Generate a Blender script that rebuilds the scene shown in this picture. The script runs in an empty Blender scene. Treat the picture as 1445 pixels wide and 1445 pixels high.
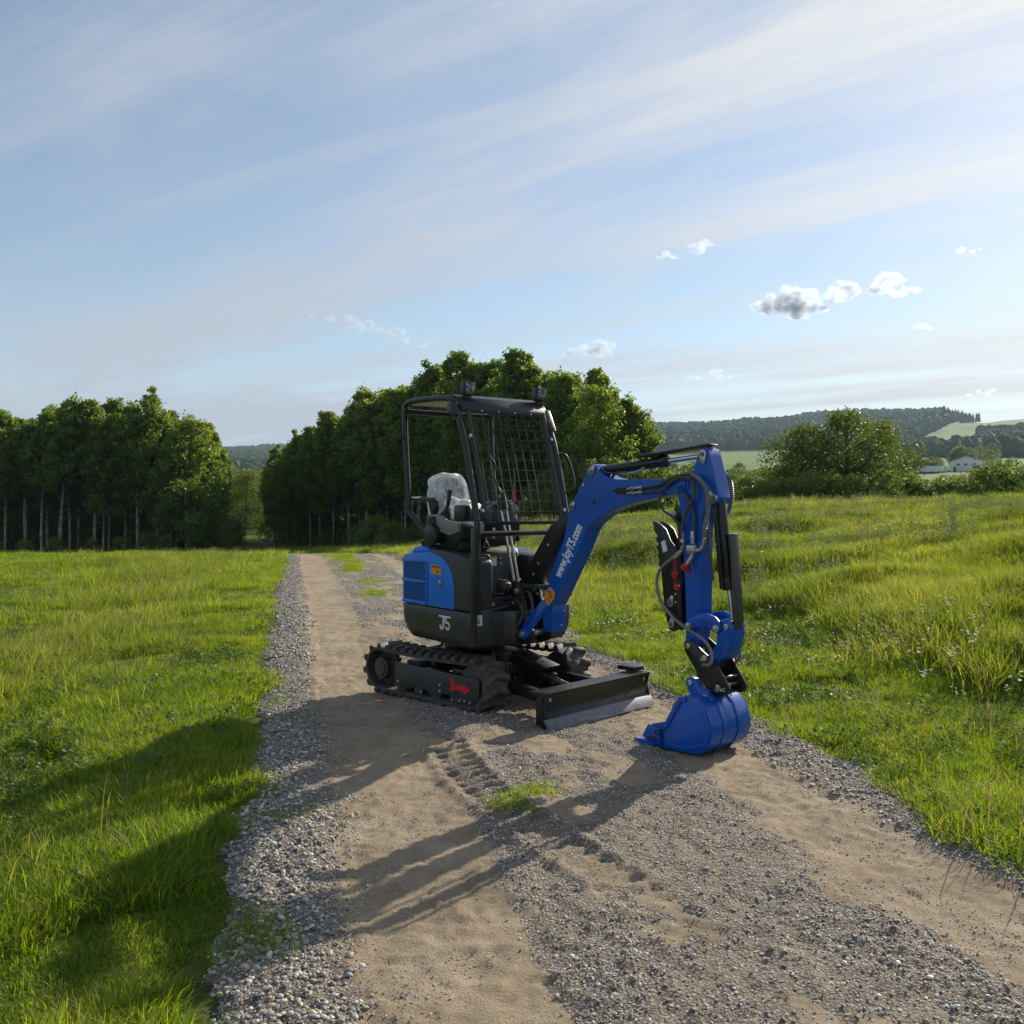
import bpy, bmesh, math, random
import numpy as np
from mathutils import Vector, Matrix, Euler
random.seed(7); rng = np.random.default_rng(11)
R = math.radians
scene = bpy.context.scene
COL = scene.collection

# ------------------------------------------------------------------ camera
cam_d = bpy.data.cameras.new('camera'); cam = bpy.data.objects.new('camera', cam_d); COL.objects.link(cam)
cam.location = (0, 0, 1.5); cam.rotation_euler = (R(90 - 0.709), 0, 0)
cam_d.sensor_width = 36; cam_d.lens = 33.23; cam_d.clip_start = 0.05; cam_d.clip_end = 30000
scene.camera = cam
# ------------------------------------------------------------------ sun and sky
SUN_AZ, SUN_EL = R(37.3), R(25)        # clockwise from +Y, seen from above
sun_dir = Vector((math.sin(SUN_AZ) * math.cos(SUN_EL), math.cos(SUN_AZ) * math.cos(SUN_EL), math.sin(SUN_EL)))
sd = bpy.data.lights.new('sun', 'SUN'); sun = bpy.data.objects.new('sun', sd); COL.objects.link(sun)
sd.energy = 4.9; sd.angle = R(0.6); sd.color = (1.0, 0.90, 0.74)
sun.rotation_euler = (-sun_dir).to_track_quat('-Z', 'Y').to_euler()
world = bpy.data.worlds.new('World'); scene.world = world; world.use_nodes = True
SKY_STRENGTH = 0.088
def build_world():
    nt = world.node_tree; nt.nodes.clear(); N = nt.nodes.new; L = nt.links.new
    out = N('ShaderNodeOutputWorld'); bg = N('ShaderNodeBackground'); bg.inputs[1].default_value = SKY_STRENGTH
    L(bg.outputs[0], out.inputs[0])
    sky = N('ShaderNodeTexSky'); sky.sky_type = 'NISHITA'; sky.sun_disc = False
    sky.sun_elevation = SUN_EL; sky.sun_rotation = SUN_AZ; sky.air_density = 1.0; sky.dust_density = 0.15; sky.ozone_density = 1.5
    geo = N('ShaderNodeTexCoord')
    sep = N('ShaderNodeSeparateXYZ'); L(geo.outputs['Generated'], sep.inputs[0])
    def m(op, a, b=None, c=None, clamp=False):
        n = N('ShaderNodeMath'); n.operation = op; n.use_clamp = clamp
        for i, v in enumerate((a, b, c)):
            if v is None: continue
            if isinstance(v, (int, float)): n.inputs[i].default_value = v
            else: L(v, n.inputs[i])
        return n.outputs[0]
    zz = m('ADD', m('MAXIMUM', sep.outputs[2], 0.0), 0.09)
    cx = m('DIVIDE', sep.outputs[0], zz); cy = m('DIVIDE', sep.outputs[1], zz)
    comb = N('ShaderNodeCombineXYZ'); L(cx, comb.inputs[0]); L(cy, comb.inputs[1])
    def layer(rot, sx, sy, scale, detail, rough, dist, lo, hi, off=(0, 0, 0)):
        mp = N('ShaderNodeMapping'); mp.vector_type = 'TEXTURE'
        L(comb.outputs[0], mp.inputs[0]); mp.inputs['Location'].default_value = off
        mp.inputs['Rotation'].default_value = (0, 0, R(rot)); mp.inputs['Scale'].default_value = (sx, sy, 1)
        no = N('ShaderNodeTexNoise'); no.inputs['Scale'].default_value = scale; no.inputs['Detail'].default_value = detail
        no.inputs['Roughness'].default_value = rough; no.inputs['Distortion'].default_value = dist
        L(mp.outputs[0], no.inputs[0])
        mr = N('ShaderNodeMapRange'); mr.interpolation_type = 'SMOOTHSTEP'; mr.inputs[1].default_value = lo; mr.inputs[2].default_value = hi
        L(no.outputs[0], mr.inputs[0]); return mr.outputs[0]
    veil = layer(143, 2.6, 1.0, 0.62, 8, 0.60, 0.5, 0.43, 0.58, (3.1, 1.7, 0))      # broad thin cirrus sheets
    fine = layer(150, 6.0, 0.42, 0.8, 10, 0.68, 0.35, 0.43, 0.64, (7.3, 2.2, 0))    # combed streaks
    wisp = layer(128, 3.0, 0.8, 0.9, 9, 0.66, 0.9, 0.50, 0.72, (1.3, 9.1, 0))
    f = m('ADD', m('MULTIPLY', veil, 0.65), m('MULTIPLY', fine, 0.42)); f = m('ADD', f, m('MULTIPLY', wisp, 0.35), clamp=True)
    f = m('ADD', m('MULTIPLY', f, 0.80), 0.19, clamp=True)
    hzn = m('SUBTRACT', 1.0, m('MULTIPLY', m('MAXIMUM', sep.outputs[2], 0.0), 5.0), clamp=True)      # far cloud decks merge into a pale horizon
    f = m('ADD', f, m('MULTIPLY', m('POWER', hzn, 2.0), 0.55), clamp=True)
    # cirrus takes the brightness of the sunlit air round it: warmer and brighter towards the sun
    dot = N('ShaderNodeVectorMath'); dot.operation = 'DOT_PRODUCT'; L(geo.outputs['Generated'], dot.inputs[0]); dot.inputs[1].default_value = sun_dir
    g = m('POWER', m('MAXIMUM', dot.outputs['Value'], 0.0), 7.0)
    br = m('ADD', 4.6, m('MULTIPLY', g, 3.8))
    cc = N('ShaderNodeMix'); cc.data_type = 'RGBA'; L(g, cc.inputs[0]); cc.inputs[6].default_value = (0.88, 0.97, 1.12, 1); cc.inputs[7].default_value = (1.05, 1.0, 0.90, 1)
    sc = N('ShaderNodeVectorMath'); sc.operation = 'SCALE'; L(cc.outputs[2], sc.inputs[0]); L(br, sc.inputs['Scale'])
    mx = N('ShaderNodeMix'); mx.data_type = 'RGBA'; L(f, mx.inputs[0]); L(sky.outputs[0], mx.inputs[6]); L(sc.outputs[0], mx.inputs[7])
    L(mx.outputs[2], bg.inputs[0])
build_world()
scene.view_settings.view_transform = 'Standard'; scene.view_settings.look = 'None'
scene.view_settings.exposure = 0.54; scene.view_settings.gamma = 1; scene.view_settings.use_curve_mapping = False
scene.cycles.use_denoising = True
scene.cycles.max_bounces = 8; scene.cycles.transparent_max_bounces = 12; scene.cycles.volume_bounces = 0
scene.cycles.transmission_bounces = 6; scene.cycles.diffuse_bounces = 4

# ------------------------------------------------------------------ helpers
def tag(o, label=None, cat=None, group=None, kind=None):
    if label: o['label'] = label
    if cat: o['category'] = cat
    if group: o['group'] = group
    if kind: o['kind'] = kind
    return o
def empty(name, loc, rz=0):
    o = bpy.data.objects.new(name, None); COL.objects.link(o); o.location = loc; o.rotation_euler = (0, 0, rz); o.empty_display_size = .2
    return o
_ih = np.uint64
def _hash(ix, iy, seed):
    h = (ix.astype(np.int64) * 374761393 + iy.astype(np.int64) * 668265263 + seed * 974634777) & 0xffffffff
    h = ((h ^ (h >> 13)) * 1274126177) & 0xffffffff
    h = (h ^ (h >> 16)) & 0xffffff
    return h / float(0xffffff)
def vnoise(x, y, seed=0):
    x = np.asarray(x, float); y = np.asarray(y, float)
    ix = np.floor(x); iy = np.floor(y); fx = x - ix; fy = y - iy
    fx = fx * fx * (3 - 2 * fx); fy = fy * fy * (3 - 2 * fy)
    a = _hash(ix, iy, seed); b = _hash(ix + 1, iy, seed); c = _hash(ix, iy + 1, seed); d = _hash(ix + 1, iy + 1, seed)
    return (a * (1 - fx) + b * fx) * (1 - fy) + (c * (1 - fx) + d * fx) * fy
def fbm(x, y, o=4, seed=0, gain=.5):
    s = 0; a = 1; t = 0
    for i in range(o):
        s = s + a * vnoise(x * 2 ** i + 17.3 * i, y * 2 ** i - 9.1 * i, seed + i); t += a; a *= gain
    return s / t
def sstep(a, b, v):
    t = np.clip((np.asarray(v, float) - a) / (b - a), 0, 1); return t * t * (3 - 2 * t)

class MB:
    """collects shapes in one frame, then becomes ONE mesh object"""
    def __init__(s): s.v = []; s.f = []; s.m = []
    def add(s, vs, fs, mi=0):
        b = len(s.v); s.v += [tuple(v) for v in vs]; s.f += [tuple(b + i for i in f) for f in fs]; s.m += [mi] * len(fs); return s
    def box(s, c, d, rot=None, mi=0):
        hx, hy, hz = d[0] / 2, d[1] / 2, d[2] / 2
        vs = [Vector((x, y, z)) for x in (-hx, hx) for y in (-hy, hy) for z in (-hz, hz)]
        if rot: 
            M = Euler(rot).to_matrix(); vs = [M @ v for v in vs]
        vs = [v + Vector(c) for v in vs]
        return s.add(vs, [(0, 1, 3, 2), (4, 6, 7, 5), (0, 4, 5, 1), (2, 3, 7, 6), (0, 2, 6, 4), (1, 5, 7, 3)], mi)
    def prof(s, pts, l0, l1, mi=0):
        """polygon in (s, z) extruded along l"""
        n = len(pts); ar = sum(pts[i][0] * pts[(i + 1) % n][1] - pts[(i + 1) % n][0] * pts[i][1] for i in range(n))
        if ar < 0: pts = pts[::-1]
        vs = [(p[0], l0, p[1]) for p in pts] + [(p[0], l1, p[1]) for p in pts]
        fs = [tuple(range(n)), tuple(range(2 * n - 1, n - 1, -1))] + [((i + 1) % n, i, n + i, n + (i + 1) % n) for i in range(n)]
        return s.add(vs, fs, mi)
    def tube(s, path, r, seg=8, mi=0, closed=False, caps=True, ribs=0):
        P = [Vector(p) for p in path]; n = len(P); rings = []
        up = None
        for i in range(n):
            t = (P[(i + 1) % n] - P[i - 1]) if closed else (P[min(i + 1, n - 1)] - P[max(i - 1, 0)])
            t.normalize()
            if up is None: up = t.orthogonal().normalized()
            up = (up - t * up.dot(t)).normalized(); b = t.cross(up)
            rr = r[i] if isinstance(r, (list, tuple)) else r
            if ribs and i % 2: rr *= ribs
            rings.append([P[i] + (up * math.cos(2 * math.pi * k / seg) + b * math.sin(2 * math.pi * k / seg)) * rr for k in range(seg)])
        vs = [v for rg in rings for v in rg]; fs = []
        for i in range(n if closed else n - 1):
            j = (i + 1) % n
            for k in range(seg):
                k2 = (k + 1) % seg; fs.append((i * seg + k, i * seg + k2, j * seg + k2, j * seg + k))
        if caps and not closed: fs += [tuple(range(seg - 1, -1, -1)), tuple((n - 1) * seg + k for k in range(seg))]
        return s.add(vs, fs, mi)
    def cyl(s, a, b, r, seg=16, mi=0): return s.tube([a, b], r, seg, mi)
    def loft(s, rings, mi=0, cap0=True, cap1=True):
        n = len(rings[0]); vs = [v for rg in rings for v in rg]; fs = []
        for i in range(len(rings) - 1):
            for k in range(n):
                k2 = (k + 1) % n; fs.append((i * n + k, i * n + k2, (i + 1) * n + k2, (i + 1) * n + k))
        if cap0: fs.append(tuple(range(n - 1, -1, -1)))
        if cap1: fs.append(tuple((len(rings) - 1) * n + k for k in range(n)))
        return s.add(vs, fs, mi)
    def mesh(s, name, mats, M=None, bevel=0, seg=2, ang=35, smooth=True):
        me = bpy.data.meshes.new(name)
        vs = s.v if M is None else [tuple(M @ Vector(v)) for v in s.v]
        me.from_pydata(vs, [], s.f)
        for m in (mats if isinstance(mats, (list, tuple)) else [mats]): me.materials.append(m)
        me.polygons.foreach_set('material_index', s.m)
        bm = bmesh.new(); bm.from_mesh(me); bmesh.ops.recalc_face_normals(bm, faces=bm.faces)
        if bevel:
            es = [e for e in bm.edges if len(e.link_faces) == 2 and e.calc_face_angle(0) > R(28)]
            try: bmesh.ops.bevel(bm, geom=es, offset=bevel, segments=seg, affect='EDGES', profile=.5, clamp_overlap=True)
            except Exception: pass
        bm.to_mesh(me); bm.free()
        if smooth:
            me.polygons.foreach_set('use_smooth', [True] * len(me.polygons)); me.set_sharp_from_angle(angle=R(ang))
        return me
    def build(s, name, mats, parent=None, M=None, **k):
        o = bpy.data.objects.new(name, s.mesh(name, mats, M, **k)); COL.objects.link(o)
        if parent is not None: o.parent = parent
        return o
def catmull(pts, n=6):
    P = [Vector(p) for p in pts]; out = []
    for i in range(len(P) - 1):
        p0 = P[max(i - 1, 0)]; p1 = P[i]; p2 = P[i + 1]; p3 = P[min(i + 2, len(P) - 1)]
        for k in range(n):
            t = k / n; out.append(.5 * ((2 * p1) + (p2 - p0) * t + (2 * p0 - 5 * p1 + 4 * p2 - p3) * t * t + (3 * p1 - p0 - 3 * p2 + p3) * t ** 3))
    out.append(P[-1]); return out
def circ(cx, cz, r, a0, a1, n): return [(cx + r * math.cos(R(a0 + (a1 - a0) * i / n)), cz + r * math.sin(R(a0 + (a1 - a0) * i / n))) for i in range(n + 1)]

# ------------------------------------------------------------------ materials
def newmat(name):
    m = bpy.data.materials.new(name); m.use_nodes = True; nt = m.node_tree; nt.nodes.clear()
    out = nt.nodes.new('ShaderNodeOutputMaterial'); return m, nt, nt.nodes.new, nt.links.new, out
def mat(name, col, rough=.5, metal=0, var=.15, vscale=6, bump=0, bscale=60, coat=0, spec=.5, dust=0, dustcol=(.22, .17, .11)):
    m, nt, N, L, out = newmat(name)
    b = N('ShaderNodeBsdfPrincipled'); L(b.outputs[0], out.inputs[0])
    b.inputs['Roughness'].default_value = rough; b.inputs['Metallic'].default_value = metal
    b.inputs['Coat Weight'].default_value = coat; b.inputs['Coat Roughness'].default_value = .08; b.inputs['Specular IOR Level'].default_value = spec
    tc = N('ShaderNodeTexCoord')
    no = N('ShaderNodeTexNoise'); no.inputs['Scale'].default_value = vscale; no.inputs['Detail'].default_value = 5; L(tc.outputs['Object'], no.inputs[0])
    mr = N('ShaderNodeMapRange'); mr.inputs[1].default_value = .3; mr.inputs[2].default_value = .7; mr.inputs[3].default_value = 1 - var; mr.inputs[4].default_value = 1 + var
    L(no.outputs[0], mr.inputs[0])
    sc = N('ShaderNodeVectorMath'); sc.operation = 'SCALE'; sc.inputs[0].default_value = col[:3]; L(mr.outputs[0], sc.inputs['Scale'])
    src = sc.outputs[0]
    if dust:
        n2 = N('ShaderNodeTexNoise'); n2.inputs['Scale'].default_value = 9; n2.inputs['Detail'].default_value = 8; n2.inputs['Roughness'].default_value = .7; L(tc.outputs['Object'], n2.inputs[0])
        r2 = N('ShaderNodeMapRange'); r2.inputs[1].default_value = .42; r2.inputs[2].default_value = .72; r2.inputs[3].default_value = dust * .12; r2.inputs[4].default_value = dust; L(n2.outputs[0], r2.inputs[0])
        mx = N('ShaderNodeMix'); mx.data_type = 'RGBA'; L(r2.outputs[0], mx.inputs[0]); L(src, mx.inputs[6]); mx.inputs[7].default_value = (*dustcol, 1); src = mx.outputs[2]
    L(src, b.inputs['Base Color'])
    rr = N('ShaderNodeMapRange'); rr.inputs[1].default_value = .3; rr.inputs[2].default_value = .7; rr.inputs[3].default_value = max(rough - .07, 0.02); rr.inputs[4].default_value = min(rough + .09, 1)
    L(no.outputs[0], rr.inputs[0]); L(rr.outputs[0], b.inputs['Roughness'])
    if bump:
        n3 = N('ShaderNodeTexNoise'); n3.inputs['Scale'].default_value = bscale; n3.inputs['Detail'].default_value = 4; L(tc.outputs['Object'], n3.inputs[0])
        bp = N('ShaderNodeBump'); bp.inputs['Strength'].default_value = bump; bp.inputs['Distance'].default_value = .01; L(n3.outputs[0], bp.inputs['Height']); L(bp.outputs[0], b.inputs['Normal'])
    return m
def leafmat(name, cols, trans=.45, rough=.6, tcol=(1.5, 1.6, .6), attr=None, patch=None):
    """two-sided leaf: reflects and lets light through; colour varies per instance and over the land"""
    m, nt, N, L, out = newmat(name)
    oi = N('ShaderNodeObjectInfo'); ramp = N('ShaderNodeValToRGB')
    geo = N('ShaderNodeNewGeometry')
    no = N('ShaderNodeTexNoise'); no.inputs['Scale'].default_value = patch or .8; no.inputs['Detail'].default_value = 4; L(geo.outputs['Position'], no.inputs[0])
    mr = N('ShaderNodeMapRange'); mr.inputs[1].default_value = .28; mr.inputs[2].default_value = .72; L(no.outputs[0], mr.inputs[0])
    wn = N('ShaderNodeMath'); wn.operation = 'MULTIPLY_ADD'; wn.inputs[1].default_value = .45; L(oi.outputs['Random'], wn.inputs[0])
    sc = N('ShaderNodeMath'); sc.operation = 'MULTIPLY'; sc.inputs[1].default_value = .55; L(mr.outputs[0], sc.inputs[0]); L(sc.outputs[0], wn.inputs[2])
    v = wn.outputs[0]
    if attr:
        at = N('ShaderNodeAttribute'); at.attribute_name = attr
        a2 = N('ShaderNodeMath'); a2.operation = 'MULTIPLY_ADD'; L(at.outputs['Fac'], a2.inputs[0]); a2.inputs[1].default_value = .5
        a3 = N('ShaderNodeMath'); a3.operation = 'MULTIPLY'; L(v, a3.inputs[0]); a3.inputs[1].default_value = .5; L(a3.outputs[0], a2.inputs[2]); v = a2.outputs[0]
    L(v, ramp.inputs[0])
    while len(ramp.color_ramp.elements) < len(cols): ramp.color_ramp.elements.new(.5)
    for i, c in enumerate(cols):
        e = ramp.color_ramp.elements[i]; e.position = .1 + .8 * i / (len(cols) - 1); e.color = (*c, 1)
    b = N('ShaderNodeBsdfPrincipled'); b.inputs['Roughness'].default_value = rough; b.inputs['Specular IOR Level'].default_value = .3; L(ramp.outputs[0], b.inputs['Base Color'])
    t = N('ShaderNodeBsdfTranslucent'); tm = N('ShaderNodeVectorMath'); tm.operation = 'MULTIPLY'; L(ramp.outputs[0], tm.inputs[0]); tm.inputs[1].default_value = tcol; L(tm.outputs[0], t.inputs[0])
    mx = N('ShaderNodeMixShader'); mx.inputs[0].default_value = trans; L(b.outputs[0], mx.inputs[1]); L(t.outputs[0], mx.inputs[2]); L(mx.outputs[0], out.inputs[0])
    return m
#MACHINE_MATS
M_blue = mat('blue_paint', (.0, .075, .40), .30, 0, .15, 3, .04, 40, coat=.12, spec=.4)
M_blue2 = mat('blue_plastic', (.004, .16, .62), .38, 0, .10, 4, .04, 120)
M_black = mat('black_satin_paint', (.006, .006, .0075), .36, 0, .3, 5, .03, 60, dust=.05)
M_char = mat('charcoal_panel', (.030, .033, .032), .48, 0, .2, 5, .08, 300, dust=.05)
M_skirt = mat('dark_cast_paint', (.028, .031, .027), .42, 0, .2, 4, .06, 80, dust=.10)
M_rubber = mat('track_rubber', (.030, .029, .030), .72, 0, .25, 12, .25, 60, dust=.42)
M_steel = mat('scuffed_grey_steel', (.16, .17, .19), .5, .5, .25, 14, .1, 60)
M_chrome = mat('chrome', (.62, .62, .63), .14, 1, .05, 10)
M_zinc = mat('zinc_plated_steel', (.45, .45, .43), .35, .9, .15, 30)
M_hose = mat('hydraulic_hose', (.05, .05, .052), .45, 0, .3, 40, .3, 300)
M_spiral = mat('grey_spiral_hose_guard', (.16, .16, .17), .4, 0, .2, 30)
M_grey = mat('grey_plastic', (.20, .20, .205), .5, 0, .1, 8, .05, 200)
M_red = mat('red_plastic', (.45, .01, .012), .4)
M_redpaint = mat('red_decal', (.55, .015, .018), .5)
M_white = mat('white_lettering', (.75, .78, .80), .5, 0, .04)
M_orange = mat('orange_warning_sticker', (.75, .27, .02), .5, 0, .06)
M_inkblack = mat('black_ink', (.01, .01, .01), .6)
M_beige = mat('beige_headliner', (.62, .58, .46), .8, 0, .08, 6)
M_mesh = mat('black_grille', (.008, .012, .03), .6, 0, .3, 200, .6, 400)
M_label = mat('white_sticker', (.62, .66, .70), .5, 0, .1, 30)
M_bolt = mat('bright_bolt', (.50, .50, .48), .35, .8, .1)
M_seat = mat('black_vinyl', (.03, .03, .035), .5, 0, .2, 8, .2, 60)
def plastic_wrap():
    m, nt, N, L, out = newmat('clear_plastic_wrap')
    tc = N('ShaderNodeTexCoord'); mp = N('ShaderNodeMapping'); mp.inputs['Scale'].default_value = (5.5, 5.5, 2.2); L(tc.outputs['Object'], mp.inputs[0])
    no = N('ShaderNodeTexNoise'); no.inputs['Scale'].default_value = 1.6; no.inputs['Detail'].default_value = 3.5; no.inputs['Roughness'].default_value = .5; no.inputs['Distortion'].default_value = 3.0; L(mp.outputs[0], no.inputs[0])
    a = N('ShaderNodeMath'); a.operation = 'SUBTRACT'; L(no.outputs[0], a.inputs[0]); a.inputs[1].default_value = .5; b0 = N('ShaderNodeMath'); b0.operation = 'ABSOLUTE'; L(a.outputs[0], b0.inputs[0])
    b = N('ShaderNodeBsdfPrincipled'); b.inputs['Base Color'].default_value = (.93, .95, .97, 1); b.inputs['Roughness'].default_value = .16
    bp = N('ShaderNodeBump'); bp.inputs['Strength'].default_value = 1.; bp.inputs['Distance'].default_value = .05; L(b0.outputs[0], bp.inputs['Height']); L(bp.outputs[0], b.inputs['Normal'])
    t = N('ShaderNodeBsdfTransparent'); tl = N('ShaderNodeBsdfTranslucent'); tl.inputs[0].default_value = (.9, .92, .94, 1)
    m1 = N('ShaderNodeMixShader'); m1.inputs[0].default_value = .4; L(b.outputs[0], m1.inputs[1]); L(tl.outputs[0], m1.inputs[2])
    mr = N('ShaderNodeMapRange'); mr.inputs[1].default_value = .01; mr.inputs[2].default_value = .10; mr.inputs[3].default_value = .0; mr.inputs[4].default_value = .45; L(b0.outputs[0], mr.inputs[0])
    lw = N('ShaderNodeLayerWeight'); lw.inputs[0].default_value = .5; iv = N('ShaderNodeMath'); iv.operation = 'SUBTRACT'; iv.inputs[0].default_value = 1.15; L(lw.outputs['Facing'], iv.inputs[1]); ml = N('ShaderNodeMath'); ml.operation = 'MULTIPLY'; ml.use_clamp = True; L(mr.outputs[0], ml.inputs[0]); L(iv.outputs[0], ml.inputs[1])
    m2 = N('ShaderNodeMixShader'); L(ml.outputs[0], m2.inputs[0]); L(m1.outputs[0], m2.inputs[1]); L(t.outputs[0], m2.inputs[2]); L(m2.outputs[0], out.inputs[0]); return m
M_wrap = plastic_wrap()
def led_lens():
    m, nt, N, L, out = newmat('led_lens')
    tc = N('ShaderNodeTexCoord'); vo = N('ShaderNodeTexVoronoi'); vo.inputs['Scale'].default_value = 45; L(tc.outputs['Object'], vo.inputs[0])
    r = N('ShaderNodeValToRGB'); r.color_ramp.elements[0].color = (.5, .5, .52, 1); r.color_ramp.elements[1].color = (.06, .06, .07, 1); r.color_ramp.elements[1].position = .5; L(vo.outputs[0], r.inputs[0])
    b = N('ShaderNodeBsdfPrincipled'); b.inputs['Roughness'].default_value = .12; b.inputs['Metallic'].default_value = .3; L(r.outputs[0], b.inputs['Base Color']); L(b.outputs[0], out.inputs[0]); return m
M_led = led_lens()

#TERRAIN
# ------------------------------------------------------------------ terrain
RA = R(13.1)                                        # the road runs 13 degrees left of the view
def pq(x, y): return x * math.cos(RA) + y * math.sin(RA), -x * math.sin(RA) + y * math.cos(RA)
def xy(p, q): return p * math.cos(RA) - q * math.sin(RA), p * math.sin(RA) + q * math.cos(RA)
R_R = np.array([0, 60, 100, 150, 300, 450, 700, 1100, 1600, 2300, 2900, 4000, 9000.])
H_R = np.array([0, -1.8, -1.8, -.6, 2.0, 13.0, 27, 54, 112, 192, 150, 120, 120.])
H_L = np.array([0, -1.8, -2.2, -1.6, 0, 4, 12, 34, 66, 112, 90, 80, 80.])
def ridge(t):
    """height of the far ridge against the bearing t = x / y, relative to the right hand profile"""
    return np.interp(t, [-.6, -.3, -.24, .12, .17, .25, .33, .42, .455, .47, .50, .56, .8, 3], [.95, 1.0, 1.0, .84, .88, .95, 1.0, 1.01, .99, .93, .90, .93, .9, .8])
def ground_z(x, y):
    x = np.asarray(x, float); y = np.asarray(y, float); p, q = pq(x, y); r = np.hypot(x, y)
    pr = np.maximum(p - 3.0, 0)
    rise = 1.22 * (1 - np.exp(-(pr / 11.) ** 1.6))
    mound = (fbm(x / 3.6, y / 1.9, 3, 5) - .5) * .85 * sstep(4.0, 8.5, p) + (fbm(x / 1.1, y / .8, 2, 9) - .5) * .16 * sstep(3.4, 6, p)
    bank = .16 * sstep(5.3, 6.6, p + (fbm(x / 4, y / 4, 2, 31) - .5) * 1.5)
    right = (rise + mound + bank) * (1 - sstep(32, 58, q)) * (1 - sstep(30, 70, -q) )
    left = sstep(.6, 5, -p) * ((fbm(x / 5., y / 5., 3, 3) - .5) * .30) + sstep(.3, 2, -p) * (fbm(x / .7, y / .7, 2, 4) - .5) * .05 - .10 * sstep(.4, 2.2, -p) * (1 - sstep(2.2, 4.5, -p))
    q0 = 26 + 6 * sstep(3, 10, p)
    near = right + left - .05 * np.clip(q - q0, 0, 36)
    t = x / np.maximum(y, .01); t = np.where(y > 0, t, 3 * np.sign(x))
    w = sstep(-.22, .02, t)
    far = np.interp(r, R_R, H_L) * (1 - w) + np.interp(r, R_R, H_R) * w * np.interp(r, [400, 2300], [1, 0]) + np.interp(r, R_R, H_R) * w * ridge(t) * np.interp(r, [400, 2300], [0, 1])
    far = far + (fbm(x / 260., y / 260., 4, 21) - .5) * np.interp(r, [200, 700, 1200, 2300], [0, 1, 12, 34]) + (fbm(x / 40., y / 40., 2, 8) - .5) * np.interp(r, [60, 300], [0, .5])
    b = sstep(52, 95, r)
    far = np.where(y > 0, far, far * .25)
    return near * (1 - b) + far * b
def in_field(t, e):
    """open farmland seen on the far slopes, by bearing (t) and elevation tangent (e)"""
    f1 = (t > .14) & (t < .34) & (e > .018 + .012 * (t - .14)) & (e < .050 + .02 * (t - .14))            # valley meadow below the wood
    f2 = (t > .405) & (e > .046 + .10 * np.maximum(.452 - t, 0)) & (e < np.minimum(.086, .050 + .42 * (t - .405)))  # pasture on the slope
    f3 = (t > .29) & (t < .47) & (e > .046 - .12 * (t - .29)) & (e < .0535 - .05 * (t - .29))
    f4 = (t > .40) & (e < .0275); f5 = (t > .51) & (e < .040)
    wood = (t > .495) & (e > .046) & (e < .061)                                                          # spruce belt in the pasture
    return ((f1 | f2 | f3 | f4 | f5) & ~wood)
def ground_mat():
    m, nt, N, L, out = newmat('meadow_soil_and_turf')
    geo = N('ShaderNodeNewGeometry'); at = N('ShaderNodeAttribute'); at.attribute_name = 'field'
    b = N('ShaderNodeBsdfPrincipled'); b.inputs['Roughness'].default_value = .95; b.inputs['Specular IOR Level'].default_value = .1; L(b.outputs[0], out.inputs[0])
    def ns(s, d=6, r=.6):
        n = N('ShaderNodeTexNoise'); n.inputs['Scale'].default_value = s; n.inputs['Detail'].default_value = d; n.inputs['Roughness'].default_value = r; L(geo.outputs['Position'], n.inputs[0]); return n.outputs[0]
    def rp(src, els):
        r = N('ShaderNodeValToRGB'); L(src, r.inputs[0])
        while len(r.color_ramp.elements) < len(els): r.color_ramp.elements.new(.5)
        for i, (p, c) in enumerate(els): r.color_ramp.elements[i].position = p; r.color_ramp.elements[i].color = (*c, 1)
        return r.outputs[0]
    near = rp(ns(5.), [(.3, (.045, .050, .016)), (.5, (.070, .095, .018)), (.7, (.085, .075, .035))])
    farf = rp(ns(.012, 5), [(.35, (.075, .15, .022)), (.5, (.105, .185, .026)), (.62, (.15, .185, .045))])
    wood = rp(ns(.09, 4), [(.3, (.018, .036, .012)), (.7, (.035, .06, .018))])
    d = N('ShaderNodeVectorMath'); d.operation = 'LENGTH'; L(geo.outputs['Position'], d.inputs[0])
    mr = N('ShaderNodeMapRange'); mr.inputs[1].default_value = 70; mr.inputs[2].default_value = 130; L(d.outputs['Value'], mr.inputs[0])
    m1 = N('ShaderNodeMix'); m1.data_type = 'RGBA'; L(at.outputs['Fac'], m1.inputs[0]); L(wood, m1.inputs[6]); L(farf, m1.inputs[7])
    m2 = N('ShaderNodeMix'); m2.data_type = 'RGBA'; L(mr.outputs[0], m2.inputs[0]); L(near, m2.inputs[6]); L(m1.outputs[2], m2.inputs[7])
    L(m2.outputs[2], b.inputs['Base Color'])
    bp = N('ShaderNodeBump'); bp.inputs['Strength'].default_value = .6; bp.inputs['Distance'].default_value = .03; L(ns(30, 4), bp.inputs['Height']); L(bp.outputs[0], b.inputs['Normal'])
    return m
def bend(q):
    """sideways shift of the road centre: straight, then curving left past the rise"""
    return np.where(q > 30, -((np.maximum(q, 30) - 30) ** 2) / 26., 0.)
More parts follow.
